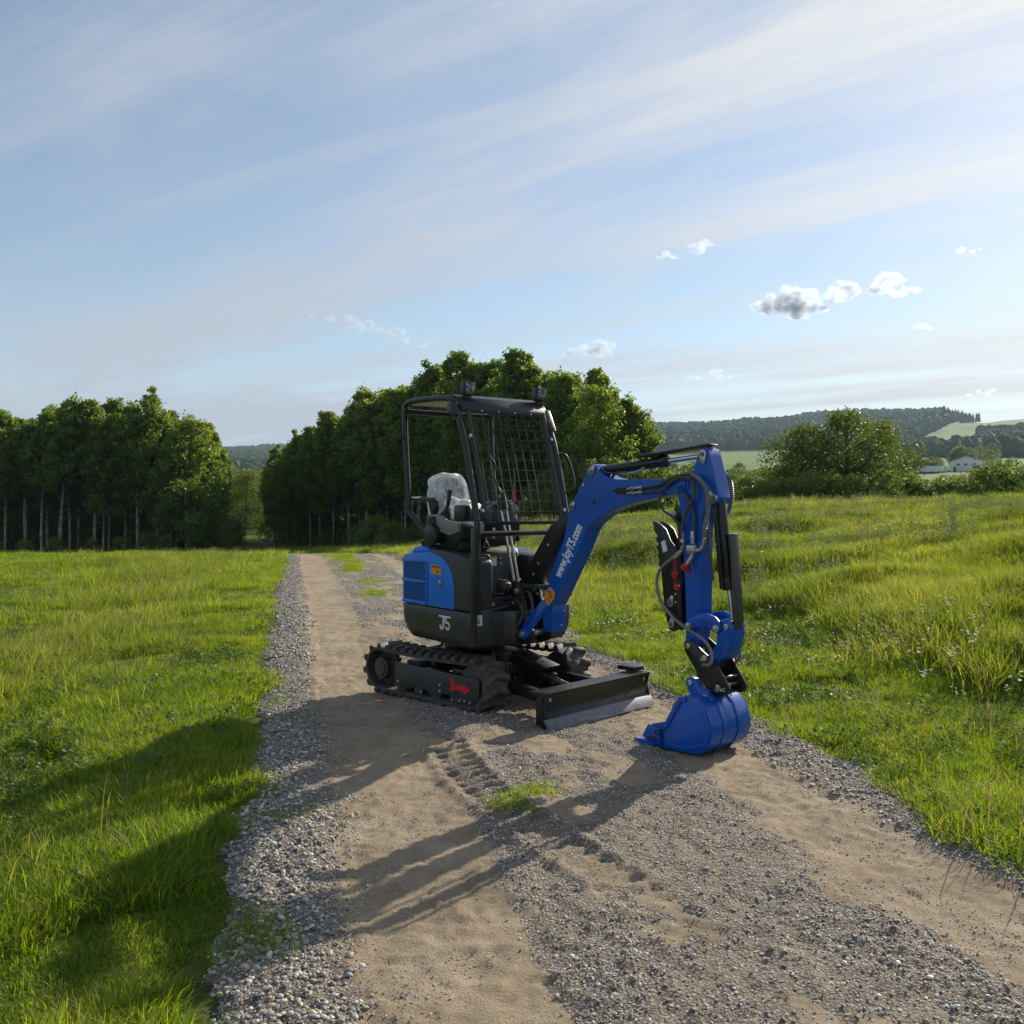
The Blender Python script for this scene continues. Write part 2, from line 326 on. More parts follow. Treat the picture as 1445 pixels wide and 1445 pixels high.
def build_ground():
    rs = [0.0]; r = .35
    while r < 9000: rs.append(r); r *= 1.032 if r < 60 else 1.028
    a = np.concatenate([np.linspace(-38, 38, 420), np.linspace(38, 322, 120)[1:-1]]); a = np.radians(a); na = len(a); rs = np.array(rs[1:])
    X = np.outer(rs, np.sin(a)); Y = np.outer(rs, np.cos(a)); Z = ground_z(X, Y)
    p, q = pq(X, Y); pe = p - bend(q)
    hw = (1 - sstep(.95, 1.4, np.abs(pe - 1.4))) * (q > -14) * (1 - sstep(50, 54, q)); Z = Z - .05 * hw          # the road bed
    e = (Z - 1.5) / np.hypot(X, Y); t = X / np.maximum(Y, .01)
    fld = in_field(t, e).astype(float)
    r_ = np.hypot(X, Y); fld = np.where(r_ < 200, 1, fld)
    vs = np.stack([X, Y, Z], -1).reshape(-1, 3); vs = np.vstack([[[0, 0, 0.0 - .05]], vs])
    nr = len(rs); i, j = np.meshgrid(np.arange(nr - 1), np.arange(na), indexing='ij'); j2 = (j + 1) % na
    f = np.stack([1 + i * na + j, 1 + (i + 1) * na + j, 1 + (i + 1) * na + j2, 1 + i * na + j2], -1).reshape(-1, 4)[:, ::-1]
    faces = f.tolist() + [(0, 1 + k, 1 + (k + 1) % na) for k in range(na)]
    me = bpy.data.meshes.new('ground'); me.from_pydata(vs.tolist(), [], faces); me.materials.append(ground_mat())
    at = me.attributes.new('field', 'FLOAT', 'POINT'); at.data.foreach_set('value', np.concatenate([[1.], fld.ravel()]))
    bm = bmesh.new(); bm.from_mesh(me); bmesh.ops.recalc_face_normals(bm, faces=bm.faces)
    bm.to_mesh(me); bm.free()
    if me.polygons[len(me.polygons) // 2].normal.z < 0: me.flip_normals()
    me.polygons.foreach_set('use_smooth', [True] * len(me.polygons))
    o = bpy.data.objects.new('ground', me); COL.objects.link(o); tag(o, kind='structure')
build_ground()

# ---- road
def track_print(x, y):
    """chevron prints a crawler left while it turned onto the road; returns (mask, phase)"""
    x0, y0, x1, y1 = -.46, 6.05, .66, 2.85
    dx, dy = x1 - x0, y1 - y0; ln = math.hypot(dx, dy); ux, uy = dx / ln, dy / ln
    s = (x - x0) * ux + (y - y0) * uy; w = (x - x0) * -uy + (y - y0) * ux + .10 * np.sin(s * 1.4)
    m = (1 - sstep(.09, .13, np.abs(w))) * sstep(0, .3, s) * (1 - sstep(ln - 1.0, ln, s))
    return m, s, w
def dirt_mask(p, q):
    """1 where wheels have packed tan dirt, 0 where stones lie loose"""
    wob = (fbm(q / 1.6, p * 0 + 3, 3, 41) - .5) * .16; wob2 = (fbm(q / 1.3, p * 0 + 8, 3, 43) - .5) * .2
    n = (fbm(p / .16, q / .22, 4, 45) - .5) * .35
    a = 1 - sstep(.24, .40, np.abs(p - .50 - wob) + n * .5); b = 1 - sstep(.20, .37, np.abs(p - 2.44 - wob2) + n * .5)
    mid = sstep(.52, .64, fbm(p / .30 + 4, q / .55, 4, 47)) * sstep(.6, .9, p) * (1 - sstep(2, 2.3, p)) * .8
    pt = np.exp(-((p - 1.22 - (q - 3.4) * -.25) / .20) ** 2 - ((q - 3.3) / .75) ** 2) * sstep(.30, .55, fbm(p / .12, q / .16, 3, 49)) * .9
    return np.clip(np.maximum(np.maximum(np.maximum(a, b), mid), pt), 0, 1)
def road_z(p, q):
    x, y = xy(p, q); pe = p - bend(q); base = ground_z(x, y); d = dirt_mask(pe, q)
    nf = np.clip(1 - (q - 9) / 12, .0, 1)
    z = base + .012 - .022 * (1 - sstep(.18, .5, np.abs(pe - .5))) - .018 * (1 - sstep(.18, .45, np.abs(pe - 2.45)))
    z = z + .018 * (1 - sstep(.05, .3, np.abs(pe + .02))) + .012 * (1 - sstep(.1, .35, np.abs(pe - 2.95)))
    z = z + (fbm(p / .30, q / .35, 3, 61) - .5) * .015 - .006 * sstep(.56, .70, fbm(p / .11, q / .13, 3, 67)) * nf + .007 * sstep(.66, .74, fbm(p / .045, q / .05, 2, 68)) * nf + (fbm(p / .06, q / .07, 3, 63) - .5) * (.015 + .010 * (1 - d)) * nf
    z = z + (fbm(p / .03, q / .035, 2, 65) - .5) * .011 * nf
    # tyre tread lines pressed in the packed dirt
    for c, a in ((.21, .010), (.26, .006), (.66, .004), (.40, .003)):
        cc = c + (fbm(q / 1.1, q * 0, 2, 71) - .5) * .06
        z = z - a * (1 - sstep(.006, .022, np.abs(pe - cc))) * sstep(.35, .6, fbm(q / .8 + c * 90, q * 0, 2, 73)) * (q < 12)
    bars = np.clip(np.sin((q + .35 * np.abs(pe - .25)) * 2 * math.pi / .075), 0, 1) * (1 - sstep(.03, .06, np.abs(pe - .31))) * sstep(.45, .6, fbm(q / 1.5, q * 0 + 5, 2, 77)) * (q < 12)
    z = z - .005 * bars
    m, s, w = track_print(x, y); bar = np.sin((s + .02 * np.sin(w * 30)) * 2 * math.pi / .112)
    m = m * (1 - .62 * sstep(1.6, 2.1, s)); z = z + m * (.014 * np.clip(bar * 1.6, -1, 1) - .010) + .016 * (sstep(.09, .12, np.abs(w)) * (1 - sstep(.13, .19, np.abs(w)))) * sstep(0, .3, s) * (1 - sstep(2.2, 3.2, s))
    # edges dive under the turf
    edge = sstep(.0, 1., (np.maximum(-pe - .22, pe - 3.05) + (fbm(p * 0, q / .35, 3, 81) - .5) * .30) / .16)
    return z - edge * .10
def road_mat():
    m, nt, N, L, out = newmat('gravel_road_surface')
    geo = N('ShaderNodeNewGeometry'); at = N('ShaderNodeAttribute'); at.attribute_name = 'dirt'
    b = N('ShaderNodeBsdfPrincipled'); b.inputs['Roughness'].default_value = .92; b.inputs['Specular IOR Level'].default_value = .2; L(b.outputs[0], out.inputs[0])
    def ns(s, d=6, r=.6):
        n = N('ShaderNodeTexNoise'); n.inputs['Scale'].default_value = s; n.inputs['Detail'].default_value = d; n.inputs['Roughness'].default_value = r; L(geo.outputs['Position'], n.inputs[0]); return n.outputs[0]
    def rp(src, els):
        r = N('ShaderNodeValToRGB'); L(src, r.inputs[0])
        while len(r.color_ramp.elements) < len(els): r.color_ramp.elements.new(.5)
        for i, (p, c) in enumerate(els): r.color_ramp.elements[i].position = p; r.color_ramp.elements[i].color = (*c, 1)
        return r.outputs[0]
    dirt = rp(ns(2.3, 8, .7), [(.30, (.19, .145, .10)), (.46, (.29, .225, .15)), (.60, (.36, .285, .195)), (.75, (.43, .35, .25))])
    vo = N('ShaderNodeTexVoronoi'); vo.inputs['Scale'].default_value = 75; vo.inputs['Randomness'].default_value = 1; L(geo.outputs['Position'], vo.inputs[0])
    vc = N('ShaderNodeSeparateColor'); L(vo.outputs['Color'], vc.inputs[0])
    stone = rp(vc.outputs[0], [(.0, (.13, .12, .11)), (.35, (.24, .225, .205)), (.7, (.33, .32, .30)), (1., (.52, .50, .46))])
    bed = rp(ns(6, 6), [(.3, (.16, .13, .10)), (.7, (.27, .215, .155))])
    sb = N('ShaderNodeMix'); sb.data_type = 'RGBA'; r2 = N('ShaderNodeMapRange'); r2.inputs[1].default_value = .25; r2.inputs[2].default_value = .55; L(vo.outputs['Distance'], r2.inputs[0]); L(r2.outputs[0], sb.inputs[0]); L(stone, sb.inputs[6]); L(bed, sb.inputs[7])
    grit = N('ShaderNodeTexVoronoi'); grit.inputs['Scale'].default_value = 140; L(geo.outputs['Position'], grit.inputs[0]); gc = N('ShaderNodeSeparateColor'); L(grit.outputs['Color'], gc.inputs[0])
    gr = N('ShaderNodeMapRange'); gr.inputs[1].default_value = .80; gr.inputs[2].default_value = .84; L(gc.outputs[1], gr.inputs[0])
    gp = N('ShaderNodeMath'); gp.operation = 'MULTIPLY'; L(gr.outputs[0], gp.inputs[0]); pm = N('ShaderNodeMapRange'); pm.inputs[1].default_value = .42; pm.inputs[2].default_value = .60; pm.inputs[3].default_value = .1; pm.inputs[4].default_value = .85; L(ns(4, 5, .7), pm.inputs[0]); L(pm.outputs[0], gp.inputs[1])
    gcol = rp(gc.outputs[0], [(0., (.11, .10, .09)), (.5, (.24, .22, .19)), (1., (.46, .43, .38))])
    dm = N('ShaderNodeMix'); dm.data_type = 'RGBA'; L(gp.outputs[0], dm.inputs[0]); L(dirt, dm.inputs[6]); L(gcol, dm.inputs[7]); dirt = dm.outputs[2]
    mx = N('ShaderNodeMix'); mx.data_type = 'RGBA'
    s2 = N('ShaderNodeMath'); s2.operation = 'ADD'; L(at.outputs['Fac'], s2.inputs[0]); n9 = N('ShaderNodeMath'); n9.operation = 'MULTIPLY_ADD'; L(ns(22, 5, .7), n9.inputs[0]); n9.inputs[1].default_value = .9; n9.inputs[2].default_value = -.45; L(n9.outputs[0], s2.inputs[1])
    r3 = N('ShaderNodeMapRange'); r3.inputs[1].default_value = .35; r3.inputs[2].default_value = .62; L(s2.outputs[0], r3.inputs[0]); L(r3.outputs[0], mx.inputs[0])
    L(sb.outputs[2], mx.inputs[6]); L(dirt, mx.inputs[7]); L(mx.outputs[2], b.inputs['Base Color'])
    h = N('ShaderNodeMath'); h.operation = 'MULTIPLY'; L(vo.outputs['Distance'], h.inputs[0]); iv = N('ShaderNodeMath'); iv.operation = 'SUBTRACT'; iv.inputs[0].default_value = 1; L(r3.outputs[0], iv.inputs[1]); L(iv.outputs[0], h.inputs[1])
    h2 = N('ShaderNodeMath'); h2.operation = 'MULTIPLY_ADD'; L(h.outputs[0], h2.inputs[0]); h2.inputs[1].default_value = -1.2; n5 = ns(90, 5, .7); L(n5, h2.inputs[2])
    bp = N('ShaderNodeBump'); bp.inputs['Strength'].default_value = .95; bp.inputs['Distance'].default_value = .010; L(h2.outputs[0], bp.inputs['Height']); L(bp.outputs[0], b.inputs['Normal'])
    return m
def build_road():
    P = np.linspace(-.55, 3.4, 190)
    Q = [-12]; 
    while Q[-1] < 1.4: Q.append(Q[-1] + .35)
    while Q[-1] < 7: Q.append(Q[-1] + .018)
    while Q[-1] < 12: Q.append(Q[-1] + .03)
    while Q[-1] < 62: Q.append(Q[-1] + .025 + (Q[-1] - 12) * .02)
    Q = np.array(Q); p, q = np.meshgrid(P, Q); p2 = p + bend(q); Z = road_z(p2, q); X, Y = xy(p2, q)
    vs = np.stack([X, Y, Z], -1).reshape(-1, 3); n = len(P); i, j = np.meshgrid(np.arange(len(Q) - 1), np.arange(n - 1), indexing='ij')
    f = np.stack([i * n + j, i * n + j + 1, (i + 1) * n + j + 1, (i + 1) * n + j], -1).reshape(-1, 4)
    me = bpy.data.meshes.new('gravel_road'); me.from_pydata(vs.tolist(), [], f.tolist()); me.materials.append(road_mat())
    at = me.attributes.new('dirt', 'FLOAT', 'POINT'); at.data.foreach_set('value', dirt_mask(p, q).ravel())
    me.polygons.foreach_set('use_smooth', [True] * len(me.polygons))
    o = bpy.data.objects.new('gravel_road', me); COL.objects.link(o); tag(o, kind='structure')
build_road()

#SCATTER
# ------------------------------------------------------------------ scattering (stuff only)
def scatter(name, sources, pts, scl, rot, idx, label, cat=None):
    """ONE object that instances small source meshes on its points"""
    n = len(pts); me = bpy.data.meshes.new(name); me.from_pydata(np.asarray(pts).tolist(), [], [])
    a = me.attributes.new('scl', 'FLOAT_VECTOR', 'POINT'); a.data.foreach_set('vector', np.asarray(scl, np.float32).ravel())
    a = me.attributes.new('rot', 'FLOAT_VECTOR', 'POINT'); a.data.foreach_set('vector', np.asarray(rot, np.float32).ravel())
    a = me.attributes.new('idx', 'INT', 'POINT'); a.data.foreach_set('value', np.asarray(idx, np.int32))
    o = bpy.data.objects.new(name, me); COL.objects.link(o); tag(o, label, cat, kind='stuff')
    src = bpy.data.collections.new(name + '_source')
    for k, s in enumerate(sources):
        so = bpy.data.objects.new('%s_piece_%02d' % (name, k), s); src.objects.link(so)
    ng = bpy.data.node_groups.new(name, 'GeometryNodeTree'); ng.interface.new_socket('Geometry', in_out='INPUT', socket_type='NodeSocketGeometry'); ng.interface.new_socket('Geometry', in_out='OUTPUT', socket_type='NodeSocketGeometry')
    N = ng.nodes.new; L = ng.links.new
    gi = N('NodeGroupInput'); go = N('NodeGroupOutput'); iop = N('GeometryNodeInstanceOnPoints'); ci = N('GeometryNodeCollectionInfo')
    ci.inputs['Collection'].default_value = src; ci.inputs['Separate Children'].default_value = True; ci.inputs['Reset Children'].default_value = True
    def na(nm, ty):
        x = N('GeometryNodeInputNamedAttribute'); x.data_type = ty; x.inputs['Name'].default_value = nm; return [s for s in x.outputs if s.enabled and s.name == 'Attribute'][0]
    L(gi.outputs[0], iop.inputs['Points']); L(ci.outputs[0], iop.inputs['Instance']); iop.inputs['Pick Instance'].default_value = True
    L(na('idx', 'INT'), iop.inputs['Instance Index'])
    e2r = N('FunctionNodeEulerToRotation'); L(na('rot', 'FLOAT_VECTOR'), e2r.inputs[0]); L(e2r.outputs[0], iop.inputs['Rotation']); L(na('scl', 'FLOAT_VECTOR'), iop.inputs['Scale'])
    L(iop.outputs[0], go.inputs[0])
    md = o.modifiers.new('scatter', 'NODES'); md.node_group = ng
    return o
def rnd_in_view(n, r0, r1, a0=-33, a1=33):
    a = np.radians(rng.uniform(a0, a1, n)); r = np.sqrt(rng.uniform(r0 * r0, r1 * r1, n)); return r * np.sin(a), r * np.cos(a)
# pebbles
def pebble_meshes(mats, n=7):
    out = []
    for k in range(n):
        bm = bmesh.new(); bmesh.ops.create_icosphere(bm, subdivisions=2, radius=.5)
        ax = Vector((rng.uniform(.85, 1.1), rng.uniform(.6, .85), rng.uniform(.38, .6)))
        fl = [(Vector(rng.normal(size=3)).normalized(), rng.uniform(.34, .46)) for _ in range(5)]
        for v in bm.verts:
            for d, h in fl:
                t = v.co.dot(d)
                if t > h: v.co -= d * (t - h) * .85
            v.co = Vector((v.co.x * ax.x, v.co.y * ax.y, v.co.z * ax.z))
        me = bpy.data.meshes.new('pebble_shape'); bm.to_mesh(me); bm.free(); me.materials.append(mats[k % len(mats)])
        me.polygons.foreach_set('use_smooth', [True] * len(me.polygons)); me.set_sharp_from_angle(angle=R(30)); out.append(me)
    return out
def pebblemat(name, cols):
    m, nt, N, L, out = newmat(name); oi = N('ShaderNodeObjectInfo'); r = N('ShaderNodeValToRGB'); L(oi.outputs['Random'], r.inputs[0])
    while len(r.color_ramp.elements) < len(cols): r.color_ramp.elements.new(.5)
    for i, c in enumerate(cols): r.color_ramp.elements[i].position = i / len(cols); r.color_ramp.elements[i].color = (*c, 1)
    r.color_ramp.interpolation = 'CONSTANT'
    tc = N('ShaderNodeTexCoord'); no = N('ShaderNodeTexNoise'); no.inputs['Scale'].default_value = 4; no.inputs['Detail'].default_value = 6; L(tc.outputs['Object'], no.inputs[0])
    mr = N('ShaderNodeMapRange'); mr.inputs[1].default_value = .3; mr.inputs[2].default_value = .7; mr.inputs[3].default_value = .72; mr.inputs[4].default_value = 1.2; L(no.outputs[0], mr.inputs[0])
    sc = N('ShaderNodeVectorMath'); sc.operation = 'SCALE'; L(r.outputs[0], sc.inputs[0]); L(mr.outputs[0], sc.inputs['Scale'])
    b = N('ShaderNodeBsdfPrincipled'); b.inputs['Roughness'].default_value = .62; L(sc.outputs[0], b.inputs['Base Color']); L(b.outputs[0], out.inputs[0]); return m
PCOLS = [(.19, .19, .195), (.34, .335, .325), (.13, .13, .135), (.46, .45, .43), (.20, .195, .18), (.28, .29, .305), (.62, .60, .56), (.16, .155, .145), (.36, .30, .22), (.25, .245, .24), (.075, .075, .08)]
PM = pebblemat('river_pebble', [(min(a * 1.25, .55), min(b * 1.18, .53), min(c * 1.06, .48)) for a, b, c in PCOLS])
PM2 = pebblemat('crushed_gravel', [(a * 1.3, b * 1.25, c * 1.15) for a, b, c in PCOLS[:8]] + [(.27, .22, .16), (.33, .27, .20), (.20, .185, .165), (.30, .25, .19)])
peb = pebble_meshes([PM]); peb2 = pebble_meshes([PM2])
def lay(n, q0, q1, p0, p1, s0, s1, keep, bias=1.6):
    q = q0 + (q1 - q0) * rng.random(n) ** bias; p = rng.uniform(p0, p1, n); k = rng.random(n) < keep(p, q); p, q = p[k], q[k]; n = len(p)
    s = s0 * (s1 / s0) ** (rng.random(n) ** 1.8); z = road_z(p, q); x, y = xy(p, q); return np.stack([x, y, z + s * .14], -1), s
def strip(lo, hi, soft=.14):
    return lambda p, q: sstep(lo - soft, lo + .03, p + (fbm(q / .5, q * 0, 3, 81) - .5) * .25) * (1 - sstep(hi - soft, hi + soft, p + (fbm(q / .4 + 9, q * 0, 3, 83) - .5) * .25))
def build_gravel():
    A = [lay(26000, 1.6, 9, -.45, .42, .009, .032, strip(-.26, .12)), lay(40000, 1.6, 9, -.45, .50, .004, .012, strip(-.30, .22)), lay(14000, 9, 29, -.45, .35, .018, .042, strip(-.24, .14), 1.2),
         lay(18000, 2.5, 9, 2.45, 3.45, .008, .028, strip(2.74, 3.16)), lay(9000, 9, 29, 2.5, 3.2, .018, .038, strip(2.66, 2.98), 1.2)]
    P = np.vstack([a[0] for a in A]); S = np.concatenate([a[1] for a in A]); n = len(P)
    scatter('pebble_verge', peb, P, np.stack([S, S, S], -1), np.stack([rng.normal(0, .35, n), rng.normal(0, .35, n), rng.uniform(0, 6.28, n)], -1), rng.integers(0, len(peb), n), 'grey and white river pebbles heaped along both edges of the road', None)
    def offprint(p, q): x, y = xy(p, q); return 1 - .85 * track_print(x, y)[0]
    mid = lambda p, q: offprint(p, q) * np.clip((1 - dirt_mask(p, q)) ** 1.5 * (.35 + .9 * sstep(.4, .62, fbm(p / .4, q / .5, 3, 87))) * sstep(.55, .9, p + (fbm(q / .5, q * 0, 2, 3) - .5) * .2), 0, 1)
    sparse = lambda p, q: np.clip(dirt_mask(p, q) + .1, 0, 1) * sstep(.35, .7, fbm(p / .2, q / .2, 2, 89))
    B = [lay(60000, 1.6, 10, .1, 2.9, .0035, .010, sparse), lay(110000, 1.6, 8, .6, 2.75, .004, .015, mid), lay(1500, 1.6, 7, .7, 2.6, .015, .028, mid), lay(30000, 8, 28, .7, 2.6, .011, .028, mid, 1.3), lay(9000, 1.6, 9, .1, 2.9, .004, .013, sparse)]
    P = np.vstack([a[0] for a in B]); S = np.concatenate([a[1] for a in B]); n = len(P)
    scatter('crushed_gravel', peb2, P, np.stack([S, S, S], -1), np.stack([rng.normal(0, .4, n), rng.normal(0, .4, n), rng.uniform(0, 6.28, n)], -1), rng.integers(0, len(peb2), n), 'small loose grey gravel strewn over the middle of the road', None)
build_gravel()

# grass
G_lush = leafmat('lush_grass_blade', [(.070, .118, .016), (.115, .190, .014), (.175, .250, .020), (.27, .29, .06)], .56, .5, (1.9, 1.75, .65), patch=1.3)
G_mead = leafmat('meadow_grass_blade', [(.068, .112, .018), (.118, .180, .020), (.185, .240, .035), (.28, .28, .09)], .56, .55, (1.9, 1.75, .7), patch=.5)
G_dry = leafmat('dry_grass_stalk', [(.22, .18, .08), (.30, .25, .12), (.18, .20, .06)], .4, .7, (1.2, 1.1, .8))
G_weed = leafmat('weed_leaf', [(.045, .085, .016), (.075, .13, .022), (.12, .17, .045)], .4, .5, (1.5, 1.5, .7))
G_sage = leafmat('grey_green_weed_leaf', [(.10, .13, .06), (.17, .19, .09), (.26, .25, .13)], .35, .7, (1.2, 1.3, .8))
M_petal = mat('white_petal', (.75, .74, .68), .7)
def tuft(n, h0, h1, spread, wid, lean, mats, curl=1., seg=3, seed=0, dry=0.):
    r = np.random.default_rng(seed); mb = MB()
    for k in range(n):
        a = r.uniform(0, 6.28); d = spread * math.sqrt(r.random()); bx, by = d * math.cos(a), d * math.sin(a); h = r.uniform(h0, h1)
        la = a + r.normal(0, .9); ln = abs(r.normal(lean, lean * .5)); w = wid * r.uniform(.6, 1.3); fa = r.uniform(0, 6.28); cx, cy = math.cos(fa), math.sin(fa)
        vs = []; 
        for i in range(seg + 1):
            t = i / seg; ww = w * (1 - t) ** .7 * .5; o = h * ln * (t ** (1.5 + curl)); zz = h * (t - .35 * ln * t * t)
            px, py = bx + math.cos(la) * o, by + math.sin(la) * o
            if i < seg: vs += [(px - cx * ww, py - cy * ww, zz), (px + cx * ww, py + cy * ww, zz)]
            else: vs.append((px, py, zz))
        fs = [(2 * i, 2 * i + 1, 2 * i + 3, 2 * i + 2) for i in range(seg - 1)] + [(2 * seg - 2, 2 * seg - 1, 2 * seg)]
        mb.add(vs, fs, 1 if r.random() < dry else 0)
    me = mb.mesh('tuft_shape', mats, smooth=False); return me
def weed(nleaf, h, spread, leaf, mats, seed, flowers=0):
    r = np.random.default_rng(seed); mb = MB()
    for k in range(nleaf):
        t = r.random(); a = r.uniform(0, 6.28); z = h * t; d = spread * (1 - .5 * t) * r.uniform(.3, 1); x, y = d * math.cos(a), d * math.sin(a)
        L_ = leaf * r.uniform(.6, 1.3); up = Vector((math.cos(a), math.sin(a), r.uniform(-.3, .9))).normalized(); sd = up.orthogonal().normalized() * L_ * .28
        b = Vector((x, y, z)); mb.add([b, b + up * L_ * .5 + sd, b + up * L_, b + up * L_ * .5 - sd], [(0, 1, 2, 3)], 0)
    for k in range(6):
        a = r.uniform(0, 6.28); mb.add([(-.002, 0, 0), (.002, 0, 0), (spread * .5 * math.cos(a), spread * .5 * math.sin(a), h * 1.05)], [(0, 1, 2)], 0)
    for k in range(flowers):
        a = r.uniform(0, 6.28); d = spread * .8 * r.random(); c = Vector((d * math.cos(a), d * math.sin(a), h * r.uniform(.95, 1.25)))
        for j in range(5):
            b = 6.28 * j / 5; e = Vector((math.cos(b), math.sin(b), r.uniform(.1, .6))) * .014; s2 = Vector((-math.sin(b), math.cos(b), 0)) * .006
            mb.add([c, c + e * .6 + s2, c + e, c + e * .6 - s2], [(0, 1, 2, 3)], 1)
        mb.add([c, c + Vector((.002, 0, 0)), (c.x * .5, c.y * .5, 0)], [(0, 1, 2)], 0)
    return mb.mesh('weed_shape', mats, smooth=False)
def outside_road(p, q):
    pe = p - bend(q); ed = (fbm(q / .45, q * 0, 3, 91) - .5) * .55 + (fbm(q / .12, q * 0, 2, 92) - .5) * .2; ed2 = (fbm(q / .6, q * 0, 3, 94) - .5) * .4
    return (pe < -.26 + ed * .7 - .10 * (q < 4) - .06 * (q < 3)) | (pe > 3.0 + ed2)
def build_grass():
    S = [tuft(42, .024, .072, .080, .0044, .55, [G_lush, G_dry], seed=i, dry=.03) for i in range(6)]
    S += [tuft(36, .015, .050, .09, .0055, .9, [G_lush, G_dry], seed=20 + i, dry=.05) for i in range(3)]     # 6-8 short turf
    S += [tuft(34, .07, .20, .11, .0065, .5, [G_mead, G_dry], seed=30 + i, dry=.12) for i in range(5)]       # 9-13 meadow
    S += [tuft(10, .14, .28, .12, .004, .45, [G_dry, G_dry], seed=40 + i) for i in range(2)]                # 14-15 dry stalks
    far = [tuft(60, .12, .30, .30, .016, .5, [G_mead, G_dry], seed=50 + i, dry=.10, seg=2) for i in range(4)]  # 16-19 far clumps
    far += [tuft(60, .05, .14, .30, .016, .6, [G_lush, G_dry], seed=60 + i, dry=.03, seg=2) for i in range(3)]  # 20-22 far turf
    S += far
    PT, SC, ID = [], [], []
    def put(n, r0, r1, side, choose, sc):
        a0, a1 = (-33, 3) if side < 0 else (-12, 33)
        if r0 < 2: a0, a1 = (-60, 0)
        x, y = rnd_in_view(n, r0, r1, a0, a1); p, q = pq(x, y)
        k = outside_road(p, q) & ((p < 1.4) if side < 0 else (p > 1.4)); x, y, p, q = x[k], y[k], p[k], q[k]
        i, keep, smul = choose(x, y, p, q, len(x)); x, y, i, smul = x[keep], y[keep], i[keep], smul[keep]
        s = rng.uniform(*sc, len(x)) * smul
        PT.append(np.stack([x, y, ground_z(x, y) - .008], -1)); SC.append(s); ID.append(i)
    def left(x, y, p, q, n):
        # mown and lush by the road, a dry patchy ditch line, lush meadow beyond
        patch = fbm(x / .9, y / .9, 3, 101); dryband = np.exp(-((p + 2.9 + (fbm(x / 3, y / 3, 2, 5) - .5) * 1.6) / .9) ** 2)
        i = rng.integers(0, 6, n); sh = patch < .53; i = np.where(sh, rng.integers(6, 9, n), i)
        dr = rng.random(n) < dryband * .09; i = np.where(dr, rng.integers(14, 16, n), i)
        md = rng.random(n) < dryband * .35; i = np.where(md & ~dr, rng.integers(9, 14, n), i)
        smul = np.where(dr | md, .75, 1.0) * (.8 + .7 * np.clip((patch - .42) * 4, 0, 1))
        keep = rng.random(n) < np.clip(.12 + 2.4 * (patch - .34) + .55 * (p > -1.3), .18, 1)
        return i, keep, smul
    put(9000, .9, 3.2, -1, left, (.7, 1.5)); put(19000, 3.0, 6.5, -1, left, (.7, 1.45)); put(24000, 6.3, 12, -1, left, (.8, 1.5)); put(18000, 11.5, 24, -1, left, (1.1, 1.8))
    def leftfar(x, y, p, q, n):
        i = rng.integers(20, 23, n); m = rng.random(n) < .3 * np.exp(-((p + 3.0) / 1.2) ** 2) + .12 * (fbm(x / 3, y / 3, 2, 8) > .6); i = np.where(m, rng.integers(16, 20, n), i); return i, np.ones(n, bool), np.ones(n)
    put(9000, 20, 34, -1, leftfar, (.7, 1.1)); put(6000, 33, 70, -1, leftfar, (.9, 1.4))
    def right(x, y, p, q, n):
        patch = fbm(x / 1.2, y / 1.2, 3, 111); tall = sstep(5.0, 8.5, p + (patch - .5) * 4)
        i = np.where(rng.random(n) < tall, rng.integers(9, 14, n), rng.integers(0, 6, n)); sh = (patch < .45) & (tall < .6); i = np.where(sh, rng.integers(6, 9, n), i)
        dr = rng.random(n) < .008 + .010 * tall; i = np.where(dr, rng.integers(14, 16, n), i)
        gapp = np.exp(-((p - 5.0 - (fbm(x / 2.5, y / 2.5, 2, 7) - .5) * 1.5) / .45) ** 2) * (fbm(x / .8, y / .8, 2, 6) > .42) * (y < 10)
        keep = rng.random(n) < (1 - .85 * gapp) * np.clip(.5 + 2.0 * (patch - .3), .4, 1); smul = (.8 + .6 * np.clip((patch - .4) * 4, 0, 1)) * (1 - .25 * tall)
        return i, keep, smul
    put(19000, 3.8, 7.5, 1, right, (.85, 1.5)); put(26000, 7.3, 13, 1, right, (.9, 1.5)); put(20000, 12.5, 22, 1, right, (1.1, 1.8))
    def rightfar(x, y, p, q, n):
        i = rng.integers(16, 20, n); m = rng.random(n) < .25; i = np.where(m, rng.integers(20, 23, n), i); return i, np.ones(n, bool), .75 + .5 * fbm(x / 2, y / 2, 2, 15)
    put(9000, 12, 22, 1, rightfar, (.55, .9)); put(13000, 20, 36, 1, rightfar, (.7, 1.1)); put(5000, 35, 64, 1, rightfar, (.9, 1.5))
    # tufts growing out of the gravel
    def clump(p0, q0, dp, dq, n, lo=0, hi=6, s=(.6, 1.1)):
        p = p0 + rng.normal(0, dp, n); q = q0 + rng.normal(0, dq, n); x, y = xy(p, q); PT.append(np.stack([x, y, road_z(p, q) - .005], -1)); SC.append(rng.uniform(*s, n)); ID.append(rng.integers(lo, hi, n))
    clump(1.04, 4.50, .07, .08, 24, s=(.5, .9)); clump(1.20, 4.68, .06, .05, 18, s=(.45, .8)); clump(-.02, 4.55, .07, .05, 12, s=(.4, .7)); clump(-.12, 3.35, .08, .10, 20); clump(-.10, 7.2, .05, .3, 14, s=(.4, .7))
    for q0, n in ((15.2, 70), (17.4, 50), (20.5, 100), (21.6, 110), (22.6, 90), (24., 140), (25.5, 170), (27, 240), (29, 300), (31, 300)):
        clump(1.33 + rng.normal(0, .05), q0, .13 + .01 * max(q0 - 22, 0), .35, n, s=(.6, 1.0))
    P = np.vstack(PT); s = np.concatenate(SC); I = np.concatenate(ID); n = len(P)
